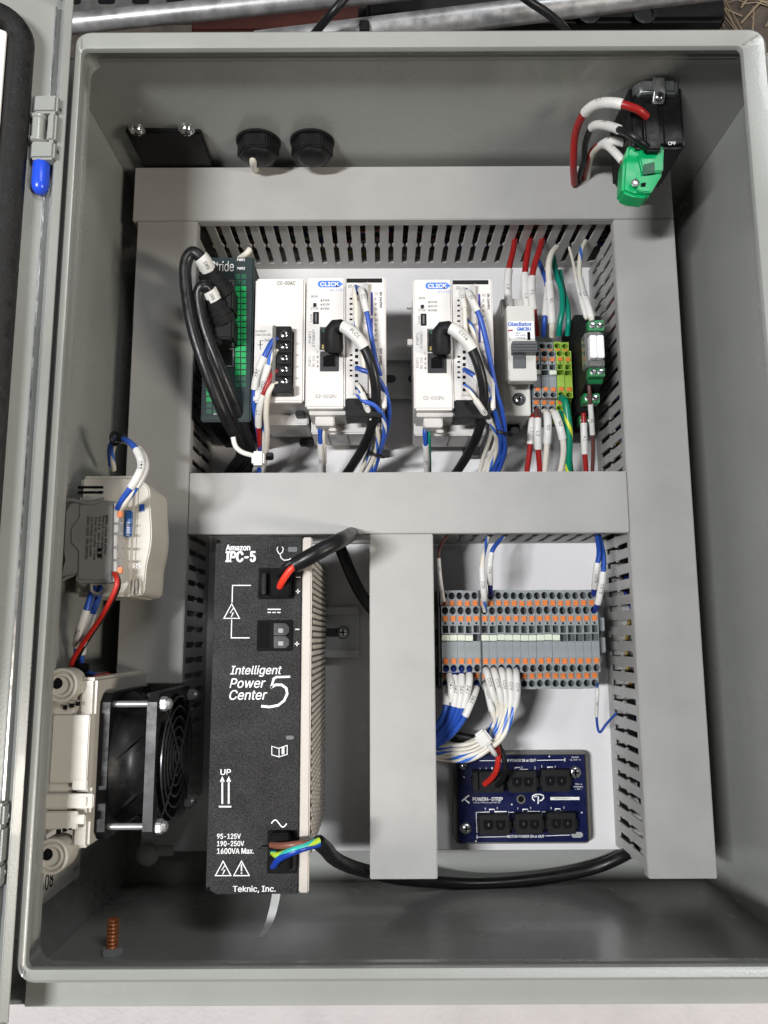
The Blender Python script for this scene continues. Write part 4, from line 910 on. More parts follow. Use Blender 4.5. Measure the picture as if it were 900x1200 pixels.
for mm, lab, pts in ((mat('brown_core_pvc', (.20, .075, .05), .38), 'brown core', [(318, 990, 146), (330, 991, 152), (350, 989, 154), (374, 987, 147)]), (striped('teal_yellow_core', (.03, .42, .36), (.45, .62, .04), .3, 26), 'green and yellow core', [(320, 999, 146), (327, 1002, 151), (348, 994, 155), (374, 985, 148)]), (mat('deep_blue_core', (.01, .045, .33), .35), 'blue core', [(320, 1016, 146), (328, 1006, 152), (350, 996, 155), (374, 989, 147)])):
    part('core', MB().tube(smooth_path(px(pts), 7), 1.75, 10), mm, t, label=lab)
# nylon tail under the unit
P = smooth_path(px([(325, 1040, 120), (321, 1062, 124), (315, 1082, 128), (306, 1098, 132)]), 6); b = MB()
for i in range(len(P) - 1):
    a, c = P[i], P[i + 1]; wd = 2.3 * (1 - .5 * (i / len(P)) ** 3)
    b.add([a + Vector((-wd, 0, 0)), a + Vector((wd, 0, 0)), c + Vector((wd, 0, 0)), c + Vector((-wd, 0, 0)), a + Vector((-wd, 0, -1)), a + Vector((wd, 0, -1)), c + Vector((wd, 0, -1)), c + Vector((-wd, 0, -1))], [(0, 1, 2, 3), (7, 6, 5, 4), (0, 3, 7, 4), (1, 5, 6, 2)])
solo('tie_tail', 'pale nylon tie tail hanging below the black power supply', 'cable tie', b, mat('grey_nylon', (.50, .51, .49), .4))
# ------------------------------------------------------------------ long terminal row
YR = W(610, 749, 65).y; ordn = ['leftmost', 'second', 'third', 'fourth', 'fifth']
G1, G2 = 'five terminal blocks at the left end of the long row', 'fifteen terminal blocks right of the divider plate'
for k in range(5): xk = W(521.6 + 9.12 * k, 722, 66).x; terminal(xk, YR, TM, ('leftmost' if k == 0 else ordn[k] + ' from left') + ' terminal block of the five beside the centre duct', G1, k in (0, 1, 2, 3))
num = ['first', 'second', 'third', 'fourth', 'fifth', 'sixth', 'seventh', 'eighth', 'ninth', 'tenth', 'eleventh', 'twelfth', 'thirteenth', 'fourteenth', 'last']
TX = []
for k in range(15): xk = W(567.8 + 9.17 * k, 722, 66).x; TX.append(xk); terminal(xk, YR, TM, num[k] + ' terminal block counted right from the divider plate', G2, k < 10)
hY = 32.3
for u, lab, w_ in ((514.6, 'dark end plate at the left end of the long terminal row', .5), (563.2, 'grey divider plate between the five and fifteen terminal blocks', .55)):
    xk = W(u, 722, 66).x; b = MB(); b.prism([(YR - hY, 27), (YR - hY, 60.3), (YR - 21.4, 60.5), (YR - 21.2, 66.5), (YR + 21.2, 66.5), (YR + 21.4, 60.5), (YR + hY, 60.3), (YR + hY, 27)], 'x', xk - w_, xk + w_)
    solo('end_plate', lab, 'end plate', b, TDARK)
xk = TX[-1] + 2.9
ec = thing('end_clamp', 'grey end clamp closing the right end of the long terminal row', 'end clamp', (xk + 3, YR, 24.7))
part('body', MB().prism([(YR - 17, 26), (YR - 17, 34), (YR - 10, 40), (YR - 9, 58), (YR + 1, 58), (YR + 1, 52), (YR + 5, 52), (YR + 5, 58), (YR + 14, 58), (YR + 15, 40), (YR + 18, 34), (YR + 18, 26)], 'x', xk, xk + 6), TGREY, ec, .5)
part('rail_hook', MB().box(xk + 1, xk + 4, YR - 24, YR - 17.2, 26, 31), BLACK, ec, .5)
xk = W(510, 742, 50).x
ec = thing('end_clamp', 'pale grey end clamp half hidden by the centre duct', 'end clamp', (xk, YR, 24.7))
part('body', MB().prism([(YR - 18, 26), (YR - 18, 44), (YR - 4, 46), (YR - 3, 38), (YR + 6, 38), (YR + 7, 48), (YR + 18, 46), (YR + 18, 26)], 'x', xk - 3, xk + 3), mat('pale_clamp_plastic', (.38, .38, .36), .5), ec, .5)
# wires above the row
wire('signal_wire', 'thin brown wire with white sleeves at the left end of the terminal row', [(524, 628, 70), (516, 640, 76), (514, 655, 78), (516, 680, 76), (519, 700, 68), (521, 708, 63)], 1.0, BROWN, ((.36, .62, '0V'), (.6, .93, '24V')))
wire('signal_wire', 'white wire with blue stripe and COM sleeve above the terminal row', [(572, 630, 66), (566, 652, 76), (565, 672, 78), (567, 695, 76), (568, 716, 63)], 1.55, WB, ((.42, .80, 'COM'),))
wire('signal_wire', 'blue and white wire with COM sleeve beside the striped one', [(590, 630, 66), (580, 640, 74), (575, 652, 77), (574, 672, 76), (575, 698, 62)], 1.5, BW, ((.36, .78, 'COM'),), ends=((.78, 1, NAVY),))
wire('signal_wire', 'blue wire with sleeve into the upper right corner of the terminal row', [(700, 628, 68), (702, 648, 76), (699, 668, 77), (696, 697, 62)], 1.7, BLUE, ((.46, .86, 'CSTB'),), ends=((.86, 1, NAVY),))
wire('signal_wire', 'blue wire with sleeve into the second level at the right end', [(702, 628, 66), (707, 652, 74), (706, 678, 76), (701, 705, 72), (697, 716, 64)], 1.7, BLUE, ((.48, .85, 'CSTB'),), ends=((.85, 1, NAVY),))
wire('signal_wire', 'thin blue wire with sleeve looping from the lower right corner', [(700, 801, 60), (700, 812, 66), (699, 834, 60), (700, 850, 54), (703, 858, 52), (711, 848, 50), (722, 836, 46)], .85, BLUE, ((.1, .45, '24V'),))
# blue bundle
names = ['upper level', 'lower level']
for k, (u, v, pts) in enumerate([
    (522, 783, [(526, 790), (529, 805), (528, 822), (522, 842), (510, 858), (494, 868)]), (531, 783, [(533, 795), (534, 815), (530, 834), (522, 850), (508, 866), (494, 874)]),
    (540, 783, [(541, 796), (540, 816), (535, 836), (525, 854), (510, 868), (494, 876)]), (549, 783, [(550, 796), (547, 814), (540, 836), (529, 854), (512, 870), (494, 880)]),
    (523, 801, [(523, 815), (522, 828), (517, 842), (508, 854), (494, 862)]), (559, 801, [(557, 810), (550, 828), (541, 846), (528, 862), (512, 873), (494, 884)])]):
    zs = [62] + [70 - 2 * abs(k - 3), 72, 70, 64, 58, 52, 48][:len(pts)]
    wire('signal_wire', ['blue wire from the leftmost upper hole, bowed over its neighbours', 'blue wire from the second hole of the five block group', 'blue wire from the third hole of the five block group', 'blue wire from the fourth hole of the five block group', 'blue wire from the leftmost bottom hole, tight to the duct', 'blue wire from the fifth bottom hole, outermost of its bundle'][k],
         [(u, v, 61 if v < 790 else 57)] + [(p[0], p[1], q) for p, q in zip(pts, zs[1:])], 1.75, BLUE, ((.10, .40, '24V'),), 'blue wires bundled below the terminal row', ends=((0, .11, NAVY),))
# white bundle with blue stripes
E_ = [(517, 874), (517, 878), (516, 883), (518, 887), (520, 890), (520, 880)]
for k, (u, v) in enumerate([(568, 783), (577, 783), (586, 783), (595.5, 783), (604.5, 783), (568, 801)]):
    sx = [(571, 790, 70), (580, 790, 70), (589, 790, 70), (597, 791, 70), (605, 792, 70), (571, 808, 66)][k]
    p2 = [(578, 815, 72), (586, 812, 72), (592, 812, 71), (599, 810, 71), (606, 812, 72), (576, 830, 68)][k]
    p3 = [(584, 832, 68), (588, 834, 69), (593, 834, 70), (597, 832, 71), (601, 836, 73), (580, 845, 66)][k]
    p4 = [(576, 853, 64), (580, 856, 66), (583, 858, 68), (587, 858, 70), (590, 862, 71), (574, 853, 62)][k]
    p5 = [(563, 866, 62), (566, 869, 65), (568, 872, 67), (571, 875, 69), (574, 877, 70), (562, 864, 60)][k]
    p6 = [(545, 873, 58), (546, 878, 62), (548, 882, 65), (548, 886, 66), (550, 890, 66), (546, 872, 56)][k]
    wire('signal_wire', ['first', 'second', 'third', 'fourth', 'fifth', 'lowest'][k] + ' white wire with blue stripe and sleeve in the curved bundle', [(u, v, 60 if v < 790 else 56), sx, p2, p3, p4, p5, p6, (*E_[k], 52), (498, E_[k][1] - 4, 46)], 1.7, WB if k not in (0, 2, 5) else (WHITE if k == 5 else WB), ((.06, .28, 'COM'),), 'white wires curving below the terminal row')
tn = thing('cable_tie', 'white nylon cable tie round the curved white wires', 'cable tie', W(566, 872, 50))
c = W(571, 872, 66); b = MB(); b.torus(c, (-1, -.75, 0), 8.2, 1.5, 30, 8); part('strap', b, NYLON, tn)
c2 = W(566, 865, 76); b = MB(); b.box(-4.2, 4.2, -5, 5, -3.5, 3.5); R_ = Matrix.Rotation(math.radians(38), 3, 'Z'); b.v = [R_ @ p + c2 for p in b.v]; part('head', b, NYLON, tn, 1.4)
wire('control_cable', 'black cable passing behind the curved white wires', [(498, 858, 44), (525, 862, 42), (548, 866, 42), (575, 872, 40), (588, 884, 42)], 3.6, JACKET, cat='cable')
# ------------------------------------------------------------------ blue power distribution board
ZB = 31.0
bd = thing('distribution_board', 'navy blue circuit board with black sockets in a grey tray', 'circuit board', W(612, 935, 17.2))
part('tray', MB().prism(rrect(*RC(532, 881, 691, 989, 27), 4, 4), 'z', 17.2, 27), TRAY, bd, .8)
part('circuit_board', MB().box(*RC(537, 885, 687, 987, ZB), 27.3, ZB), PCB, bd, .3)
z = ZB + .15; b = MB()
b.ptext('MOTOR POWER IN or OUT', 584, 889.5, 628, 892.7, z, .02); b.ptext('MOTOR POWER IN or OUT', 594, 978.6, 638, 981.6, z, .02)
b.ribbon([(562, 891.5), (583, 891.3)], .7, z); b.ribbon([(629, 891), (662, 890.5)], .7, z); b.ribbon([(662, 888.5), (662, 892.5)], .9, z); b.ribbon([(559, 981), (593, 980.5)], .7, z); b.ribbon([(639, 979.5), (668, 978.5)], .7, z); b.ribbon([(559, 978.5), (559, 983)], .9, z)
for (u, v) in ((604, 901), (642, 900.5)): b.ribbon([(u - 10, v + 1.5), (u - .5, v + 1.2), (u - .5, v - 1.5), (u + 5.5, v - 1.7), (u + 5.5, v + 1), (u + 15, v + .7)], .7, z)
for (u, v) in ((574, 950), (613, 950), (651, 949.5)): b.ribbon([(u - 16, v + 2), (u - .5, v + 1.5), (u - .5, v - 1.5), (u + 5.5, v - 1.7), (u + 5.5, v + 1.2), (u + 20, v + 1)], .7, z)
b.ribbon([(558, 952), (559, 976)], .7, z); b.ribbon([(627, 903), (627, 898)], .5, z); b.ribbon([(596, 951), (596, 975)], .5, z); b.ribbon([(635, 951), (635, 975)], .5, z)
b.ptext('POWER4-STRIP', 554, 934.3, 589, 938.7, z, .02); b.ptext('https://teknic.com/P4S', 555, 939.6, 586, 941.6, z)
b.ptext('RoHS', 670, 886.5, 678, 888.4, z); b.ptext('UL 94V-0', 668, 889.4, 680, 891.3, z); b.ptext('75V-A', 674, 918, 682, 920, z); b.ribbon([(672, 922), (683, 922)], .5, z); b.ptext('+ DC -', 674, 923.5, 682, 925.5, z)
for (u, v, s_) in ((562, 901, '1'), (569, 900.6, '+'), (576, 900.6, '-'), (594, 900, '1'), (611, 899.6, '2'), (634, 898.5, '3'), (650, 898.5, '4'), (568, 948, '5'), (582, 947, '6'), (606, 948, '7'), (621, 947, '8'), (645, 947.5, '9'), (660, 946.5, '0')): b.ptext(s_, u, v - 1.5, u + 1.4, v + 1, z)
for (u, v) in ((543, 910), (599, 942), (681, 951.5), (557, 985), (561, 961), (643, 885.8)): b.pbox(u, v, u + 1.5, v + 1.5, ZB, z)
# logo: open ellipse around a stem
b.ribbon([(626.5, 938.6), (624, 936), (624, 933), (627.5, 931), (632, 930.8), (636.5, 932), (637.2, 935), (634.5, 938), (632.2, 938.2)], 1.3, z); b.ribbon([(630.8, 933), (630.6, 942)], 1.4, z); b.ribbon([(626, 934), (629.5, 933)], 1.0, z)
b.ribbon([(541, 939), (547, 934), (550, 932)], 1.5, z); b.ribbon([(545, 937), (550, 941)], 1.5, z)
part('lettering', b, INKW, bd, smooth=0)
part('barcode_label', MB().pbox(645, 934, 679, 937.5, ZB, ZB + .2), PAPER, bd)
b = MB(); b.ptext('0001234567', 650, 935, 668, 936.6, ZB + .3); part('barcode_lettering', b, INK, bd, smooth=0)
def sock(u0, v0, u1, v1, plugged=False):
    w_, h_ = u1 - u0, v1 - v0; b = MB(); b.pbox(u0 + 2, v0, u1 - 2, v1, ZB + .05, ZB + 8); b.pbox(u0, v0 + h_ * .3, u0 + 2.2, v0 + h_ * .75, ZB + .05, ZB + 6.5); b.pbox(u1 - 2.2, v0 + h_ * .3, u1, v0 + h_ * .75, ZB + .05, ZB + 6.5)
    o = part('motor_socket', b, BLACKM, bd, .4)
    if plugged: return o
    for f in (.32, .68):
        cu = u0 + w_ * f; cv = (v0 + v1) / 2; r = w_ * .15
        pts = [(cu - r, cv - r), (cu + r, cv - r), (cu + r, cv + r * .4), (cu + r * .55, cv + r), (cu - r * .55, cv + r), (cu - r, cv + r * .4)]
        part('pin_cavity', MB().prism([(W(p[0], p[1], ZB + 8).x, W(p[0], p[1], ZB + 8).y) for p in pts], 'z', ZB + 7.9, ZB + 8.25), INK, o)
        c = W(cu, cv - .5, ZB + 8.2); part('pin', MB().box(c.x - .45, c.x + .45, c.y - .9, c.y + .9, c.z, c.z + .5), STEEL, o)
o = sock(553, 903.5, 592, 929, True)
part('plug_body', MB().pbox(562, 905, 590, 928, ZB + 8.1, ZB + 14), BLACK, o, .6); part('plug_latch', MB().pbox(554.5, 905, 560.5, 927, ZB + 8.1, ZB + 11), BLACKM, o, .4)
for a in ((594, 904, 631, 929), (633, 902.5, 670, 928), (560, 955, 599, 979), (602, 954, 638, 978), (640, 953, 677, 977.5)): sock(*a)
for (u, v, r) in ((673.5, 905, 4.4), (546, 970.5, 4.0), (543, 897.5, 2.6)):
    h, s_ = MB(), MB(); c = W(u, v, ZB + .1); screw(h, s_, c, (0, 0, 1), r, 2.4); o = part('screw', h, STEEL if r > 4.2 else ZINC, bd); part('cross_recess', s_, INK, o, smooth=0)
part('solder_pad', MB().prism(rrect(*RC(669.5, 975, 683, 981.5, ZB), 1.8, 4), 'z', ZB, ZB + .3), RAIL, bd)
b = MB(); c = W(610.5, 936.5, ZB); b.torus((c.x, c.y, ZB + .4), (0, 0, 1), 2.5, .55, 20, 6); b.m = 1; b.cyl((c.x, c.y, ZB), (c.x, c.y, ZB + .4), 2.3, 16); part('mounting_hole', b, [TRAY, INK], bd)
wire('power_wire', 'thick red wire into the plug of the blue board', [(581, 870, 62), (584, 885, 62), (582, 902, 58), (576, 912, 52), (568, 919, 46)], 1.9, REDB)
wire('power_wire', 'black wire beside the red one into the blue board plug', [(584, 872, 60), (590, 886, 60), (592, 902, 58), (589, 913, 52), (582, 921, 46)], 1.7, JACKET)
# ================================================================== left wall
# ------------------------------------------------------------------ fan with filter housing
FX = -117.0; FZ0, FZ1 = 96.0, 176.0
fy0, fy1 = W(183, 988, FZ1).y, W(183, 813, FZ1).y; FC = Vector((FX, (fy0 + fy1) / 2, (FZ0 + FZ1) / 2)); hs = (fy1 - fy0) / 2; FZ0, FZ1 = FC.z - hs, FC.z + hs
fx0 = FX - 29
fh = thing('filter_housing', 'beige plastic filter housing fixed to the left wall behind the fan', 'filter housing', (X0, FC.y, FC.z))
hz1 = 184.0; hy0, hy1 = W(90, 1003, hz1).y, W(90, 790, hz1).y
part('frame', MB().box(X0 + .2, fx0 - 9.2, hy0 + 12, hy1 - 12, 80, hz1 - 2), BEIGE, fh, 1.2)
part('flange', MB().box(fx0 - 9, fx0 - .4, hy0 + 2, hy1 - 2, 74, 178.5), BEIGE, fh, 1.6)
part('wall_flange', MB().box(X0 + .1, X0 + 4, hy0 + 3, hy1 - 3, 70, hz1 + 2), BEIGE, fh, 1)
yy = lambda v: W(80, v, hz1).y; xx = lambda u: W(u, 900, hz1).x
part('cover_plate', MB().box(xx(58), xx(102), yy(918), yy(838), hz1 - 2, hz1 - .4), BEIGE, fh, .5); part('cover_plate', MB().box(xx(54), xx(112), yy(947), yy(930), hz1 - 2, hz1 + 1), BEIGE, fh, .5)
part('latch_square', MB().box(xx(96), xx(105), yy(944), yy(933), hz1 + 1, hz1 + 1.8), BEIGE, fh, .3); part('cover_plate', MB().box(xx(53), xx(94), yy(972), yy(951), hz1 - 2, hz1 - .2), BEIGE, fh, .5)
b = MB(); b.box(xx(85), xx(103), yy(926), yy(913), hz1 - 1.8, hz1 + .2); part('clip', b, BEIGE, fh, .5); b = MB(); b.box(xx(84), xx(103), yy(966), yy(955), hz1 - 1.8, hz1 + .2); part('clip', b, BEIGE, fh, .5)
for (v, s_) in ((803, 1), (1003, -1)):
    c = Vector((xx(67), yy(v), hz1 - 12))
    o = part('corner_boss', MB().cyl(c, c + Vector((0, 0, 13)), 8.4, 28), BEIGE, fh, .8)
    for r in (7.6, 5.2): part('boss_ring', MB().torus(c + Vector((0, 0, 13.2)), (0, 0, 1), r, .9, 32, 8), BEIGE, o)
    part('boss_slot', MB().cyl(c + Vector((-2, 1, 13)), c + Vector((-2, 1, 13.3)), 2.8, 12), INK, o)
    for k in range(3): part('ratchet_tooth', MB().box(c.x + 1 + 3 * k, c.x + 2.6 + 3 * k, c.y - s_ * 11 - 1 + k * .9, c.y - s_ * 11 + 1 + k * .9, hz1 - 3, hz1 - .6), INK, o)
    part('arm', MB().box(c.x + 6, fx0 - 7, c.y - s_ * 2 - 2.5, c.y - s_ * 2 + 2.5, hz1 - 14, hz1 - 2), BEIGE, fh, .7)
fan = thing('cooling_fan', 'black cooling fan with a wire guard standing off the left wall', 'fan', (fx0, FC.y, FZ0))
def fplate(xa, xb, m_, nm):   # square plate with a round hole, normal along x
    b = MB(); n = 48; R = hs * .93; out = []; inn = []
    for i in range(n):
        a = 2 * math.pi * (i + .5) / n; c_, s_ = math.cos(a), math.sin(a); k = hs / max(abs(c_), abs(s_)); out.append((c_ * k, s_ * k)); inn.append((c_ * R, s_ * R))
    def P(q, x): return Vector((x, FC.y + q[0], FC.z + q[1]))
    ring(b, [[P(q, xb) for q in out], [P(q, xb) for q in inn], [P(q, xa) for q in inn], [P(q, xa) for q in out], [P(q, xb) for q in out]])
    return part(nm, b, m_, fan, smooth=30)
ALU = mat('black_cast_edge', (.02, .02, .021), .42, metal=.3, var=.3, vscale=120)
fplate(fx0, fx0 + 5, BLACK, 'frame_plate'); fplate(FX - 5, FX, ALU, 'frame_plate')
b = MB(); n = 40; ring(b, [[Vector((x, FC.y + math.cos(2 * math.pi * i / n) * hs * r, FC.z + math.sin(2 * math.pi * i / n) * hs * r)) for i in range(n)] for x, r in ((fx0 + 5, .97), (fx0 + 8, .90), (fx0 + 13, .84), (FX - 13, .84), (FX - 8, .90), (FX - 5, .97))]); part('duct_ring', b, BLACK, fan)
b = MB(); b.cyl((fx0 + 2, FC.y, FC.z), (FX - 2.5, FC.y, FC.z), 17, 28); hub = part('hub', b, BLACKM, fan, .8)
for k in range(7):
    b = MB(); a0 = 2 * math.pi * k / 7; g_ = []
    for i in range(5):
        r = 16 + (hs * .9 - 16) * i / 4
        for j in range(4): a = a0 + .62 * (j / 3 - .5) + .12 * i; x = FX - 7 - 20 * (j / 3); g_.append(Vector((x, FC.y + r * math.cos(a), FC.z + r * math.sin(a))))
    b.add(g_, [(i * 4 + j, i * 4 + j + 1, i * 4 + j + 5, i * 4 + j + 4) for i in range(4) for j in range(3)]); part('blade', b, BLACKM, fan)
WIREG = mat('dark_guard_wire', (.09, .09, .095), .3, metal=.7)
for r in (.13, .27, .42, .57, .72, .87): part('guard_ring', MB().torus((FX + 2.2, FC.y, FC.z), (1, 0, 0), hs * r * 1.02, .55, 40, 6), WIREG, fan)
q = hs * .84
for s1 in (1, -1):
    part('guard_spoke', MB().tube(smooth_path([(FX + 1, FC.y - q, FC.z - q * s1), (FX + 3, FC.y - q * .6, FC.z - q * .6 * s1), (FX + 3.2, FC.y, FC.z), (FX + 3, FC.y + q * .6, FC.z + q * .6 * s1), (FX + 1, FC.y + q, FC.z + q * s1)], 5), .6, 8), WIREG, fan)
for sy in (1, -1):
    for sz in (1, -1):
        c = Vector((FX, FC.y + sy * q, FC.z + sz * q)); part('long_screw', MB().cyl(c - Vector((30, 0, 0)), c, 1.7, 10), RODM, fan)
        o = part('nut', MB().cyl(c, c + Vector((4, 0, 0)), 4.0, 6), RODM, fan, .5); part('screw_end', MB().lathe(c + Vector((4, 0, 0)), (1, 0, 0), [(3.1, 0), (2.6, 1.6), (1.2, 2.4), (.05, 2.6)], 14), RODM, o)
b = MB(); c = W(173, 1001, 60); b.ball(c, 7.5, 7.5, 4); b.box(c.x + 3, c.x + 16, c.y - 1, c.y + 5, c.z - 2, c.z + 1); solo('cable_mount', 'grey round adhesive mount below the fan', 'cable mount', b, mat('grey_mount', (.30, .30, .29), .5), bevel=.5)
# ------------------------------------------------------------------ thermostat and terminal on the wall rail
b = MB(); yc = onx(100, 640, X0 + 8).y
b.box(X0 + .2, X0 + 7, yc - 17, yc + 17, 60, 172); solo('wall_rail', 'dark steel rail on the left wall behind the thermostat', 'rail', b, mat('dark_rail', (.05, .05, .05), .4, metal=.6), bevel=.4)
th = thing('thermostat', 'beige thermostat with a blue dial on the left wall', 'thermostat', (X0 + 7, yc, 100))
Zt = 152.0; X_ = lambda u, v=630, z=Zt: W(u, v, z).x; Y_ = lambda v, u=130, z=Zt: W(u, v, z).y
tx0 = max(X0 + 7.2, X_(90)); b = MB()
b.box(tx0, X_(158), Y_(699), Y_(557), 104, Zt); part('case', b, BEIGE, th, 2.2, segs=3)
fb = smooth_path([(X_(158), Y_(562), 0), (X_(166), Y_(566), 0), (X_(171), Y_(574), 0), (X_(172), Y_(590), 0), (X_(174.5), Y_(612), 0), (X_(175.5), Y_(632), 0), (X_(173.5), Y_(650), 0), (X_(171), Y_(664), 0), (X_(170.5), Y_(682), 0), (X_(169), Y_(694), 0), (X_(164), Y_(698), 0)], 4)
part('front_block', MB().prism([(X_(150), Y_(562))] + [(p.x, p.y) for p in fb] + [(X_(150), Y_(698))], 'z', 112, Zt - 3), BEIGE, th, .8, segs=3)
part('dial', MB().pbox(146, 598, 153.5, 629, Zt - 1, Zt + 2.5), mat('blue_dial', (.02, .12, .40), .4, var=.1), th, .6)
for k in range(9): part('dial_mark', MB().pbox(148, 612 + k * 1.9, 152, 612.7 + k * 1.9, Zt + 2.5, Zt + 2.8), INKW, th)
part('pointer', MB().pbox(163.5, 591, 169, 599, Zt - 3.5, Zt - 2.4), BLUE, th)
for k in range(2): part('vent_slot', MB().pbox(91, 569.5 + 6 * k, 121, 572.5 + 6 * k, Zt - 1, Zt + .2), INK, th)
for k in range(3): part('rib', MB().pbox(154 + 4.2 * k, 680, 156.6 + 4.2 * k, 696, Zt - 4, Zt - .8), BEIGE, th, .4)
b = MB(); P6 = W(161, 664, Zt - 2.7)
for k in range(3):
    a = math.pi * k / 3; d = Vector((math.cos(a), math.sin(a), 0)) * 2.6; b.line3([P6 - d, P6 + d], .25)
part('frost_mark', b, INKW, th, smooth=0)
tm = thing('wall_terminal', 'grey rail terminal with printed side, in front of the thermostat', 'terminal block', (X0 + 7, yc, 156))
Zm = 163.0; tpx = [(83, 590), (92, 588), (94, 585), (134, 587), (133, 682), (128, 683), (92, 684), (88, 679), (90, 672), (71, 676), (76, 656), (73, 640), (76, 600)]
def pp(L, z): return [(W(u, v, z).x, W(u, v, z).y) for u, v in L]
TG2 = mat('warm_grey_terminal', (.155, .15, .14), .45, var=.05, vscale=100)
part('body', MB().prism(pp(tpx, Zm), 'z', 157, Zm), TG2, tm, .4)
part('raised_face', MB().prism(pp([(94, 592), (133, 592), (131, 680), (92, 679), (93, 646), (84, 636), (84, 620), (94, 606)], Zm), 'z', Zm, Zm + .8), TG2, tm, .25)
part('latch_arm', MB().tube(smooth_path(px([(70, 596, Zm), (72, 588, Zm), (84, 586, Zm), (104, 590, Zm), (122, 585, Zm)]), 5), 1.1, 8), TG2, tm); part('latch_arm', MB().tube(smooth_path(px([(64, 684, Zm - 2), (66, 668, Zm - 2), (80, 664, Zm - 2), (90, 660, Zm - 2)]), 5), 1.2, 8), TG2, tm); part('latch_arm', MB().tube(smooth_path(px([(66, 684, Zm - 2), (80, 676, Zm - 2), (92, 672, Zm - 2)]), 5), 1.0, 8), TG2, tm)
part('release_loop', MB().tube(smooth_path(px([(107, 684, Zm - 2), (108, 693, Zm - 2), (116, 696, Zm - 2), (122, 690, Zm - 2), (121, 684, Zm - 2)]), 5), 1.0, 8), TG2, tm)
c = W(90, 628, Zm + .1); part('round_boss', MB().cyl(c, c + Vector((0, 0, .5)), 2.6, 18), TG2, tm)
part('end_face', MB().prism(pp([(133, 587), (138, 592), (139, 605), (136, 640), (137, 668), (134, 682), (132, 682)], Zm), 'z', 150, Zm - .3), mat('light_terminal_face', (.50, .49, .47), .45), tm, .3)
for v in (612, 624, 640, 655): part('marker_groove', MB().pbox(133, v, 144, v + 3, Zm - 1, Zm - .1), TG2, tm)
for v in (602, 668): part('lever', MB().pbox(137, v - 3.5, 143, v + 4, Zm - 2, Zm + .2), ORANGE, tm, .3)
b = MB(); zl = Zm + 1.0
for k, (s_, v0, v1) in enumerate((('2202-1201  100 290793', 605, 655), ('0,5-2,5 mm2  22-14 AWG', 606, 652), ('A14-22 Cu only  T105', 606, 656), ('EX 5,5  200 12..22', 606, 650), ('Strip 10-12 mm 800V 24A', 604, 655), ('KEMA  cULus  EN 60947', 604, 650))): b.ptext(s_, 101 + k * 4.4, v0, 104 + k * 4.4, v1, zl, .01, rot=-1)
for v in (642, 649): b.pbox(114, v, 119, v + 4.5, Zm + .8, zl)
part('lettering', b, INK, tm, smooth=0)
# wires of that terminal
wire('power_wire', 'blue wire with 24V sleeve arching over the wall terminal', [(138, 596, 163), (144, 585, 168), (157, 566, 172), (166, 546, 170), (160, 527, 164), (148, 516, 156), (136, 514, 148), (129, 526, 138), (130, 545, 120)], 1.7, BLUE, ((.16, .42, '24V'),))
wire('power_wire', 'striped wire with COM sleeve arching beside the blue one', [(141, 597, 162), (148, 587, 167), (161, 568, 170), (170, 547, 168), (165, 530, 162), (152, 519, 154), (138, 517, 146), (131, 530, 134), (133, 550, 116)], 1.7, WB, ((.17, .44, 'COM'),))
black_tie(W(135, 514, 150), 'black cable tie at the top of the wire arch on the left wall', 3.5, (1, 0, .4))
wire('power_wire', 'red wire dropping from the wall terminal to the fan', [(134, 672, 164), (137, 679, 168), (135, 691, 168), (122, 717, 164), (104, 744, 158), (90, 765, 152), (84, 779, 148), (88, 790, 146), (104, 794, 142), (128, 791, 132)], 1.35, REDB)
wire('power_wire', 'black wire following the red one down the left wall', [(136, 672, 160), (139, 681, 162), (137, 693, 160), (124, 718, 156), (106, 745, 150), (93, 767, 146), (90, 782, 144), (100, 796, 140), (130, 795, 128)], 1.2, JACKET)
wire('power_wire', 'blue wire with 24V sleeve below the thermostat, outer of two', [(110, 688, 154), (106, 700, 158), (101, 715, 160), (93, 740, 156), (90, 758, 146), (92, 780, 140), (105, 796, 132)], 1.7, BLUE, ((.22, .62, '24V'),))
wire('power_wire', 'blue wire with 24V sleeve below the thermostat, inner of two', [(119, 688, 152), (115, 700, 156), (109, 717, 157), (100, 743, 153), (96, 762, 144), (98, 784, 138), (128, 800, 124)], 1.7, BLUE, ((.22, .60, '24V'),))
black_tie(W(92, 782, 146), 'black cable tie below the 24V sleeves on the left wall', 3.4, (.2, 1, .3)); black_tie(W(98, 795, 144), 'lowest black cable tie above the filter housing', 3.0, (1, .2, .3))
# ================================================================== top wall
# ------------------------------------------------------------------ black cover plate with two screws
YP = Y1 - .2
p0, p1, p2, p3 = ony(147, 148, YP), ony(236, 150, YP), ony(247, 192, YP), ony(170, 192, YP)
cp = thing('cover_plate', 'black plate with two shiny screws on the cabinet top wall', 'plate', ((p0.x + p1.x) / 2, YP, p2.z))
b = MB(); b.prism([(p0.x, p0.z), (p1.x, p1.z), (p1.x, 24), (p0.x, 24)], 'y', YP - 4, YP); part('plate', b, BLACK, cp, 1)
for u in (158, 217):
    c = ony(u, 146, YP - 4); c.z -= 4; h, s_ = MB(), MB(); screw(h, s_, c, (0, -1, 0), 4.2, 4); o = part('screw', h, STEEL, cp); part('cross_recess', s_, INK, o, smooth=0)
    part('washer', MB().cyl(c + Vector((0, .3, 0)), c - Vector((0, 1, 0)), 5.2, 18), ZINC, cp)
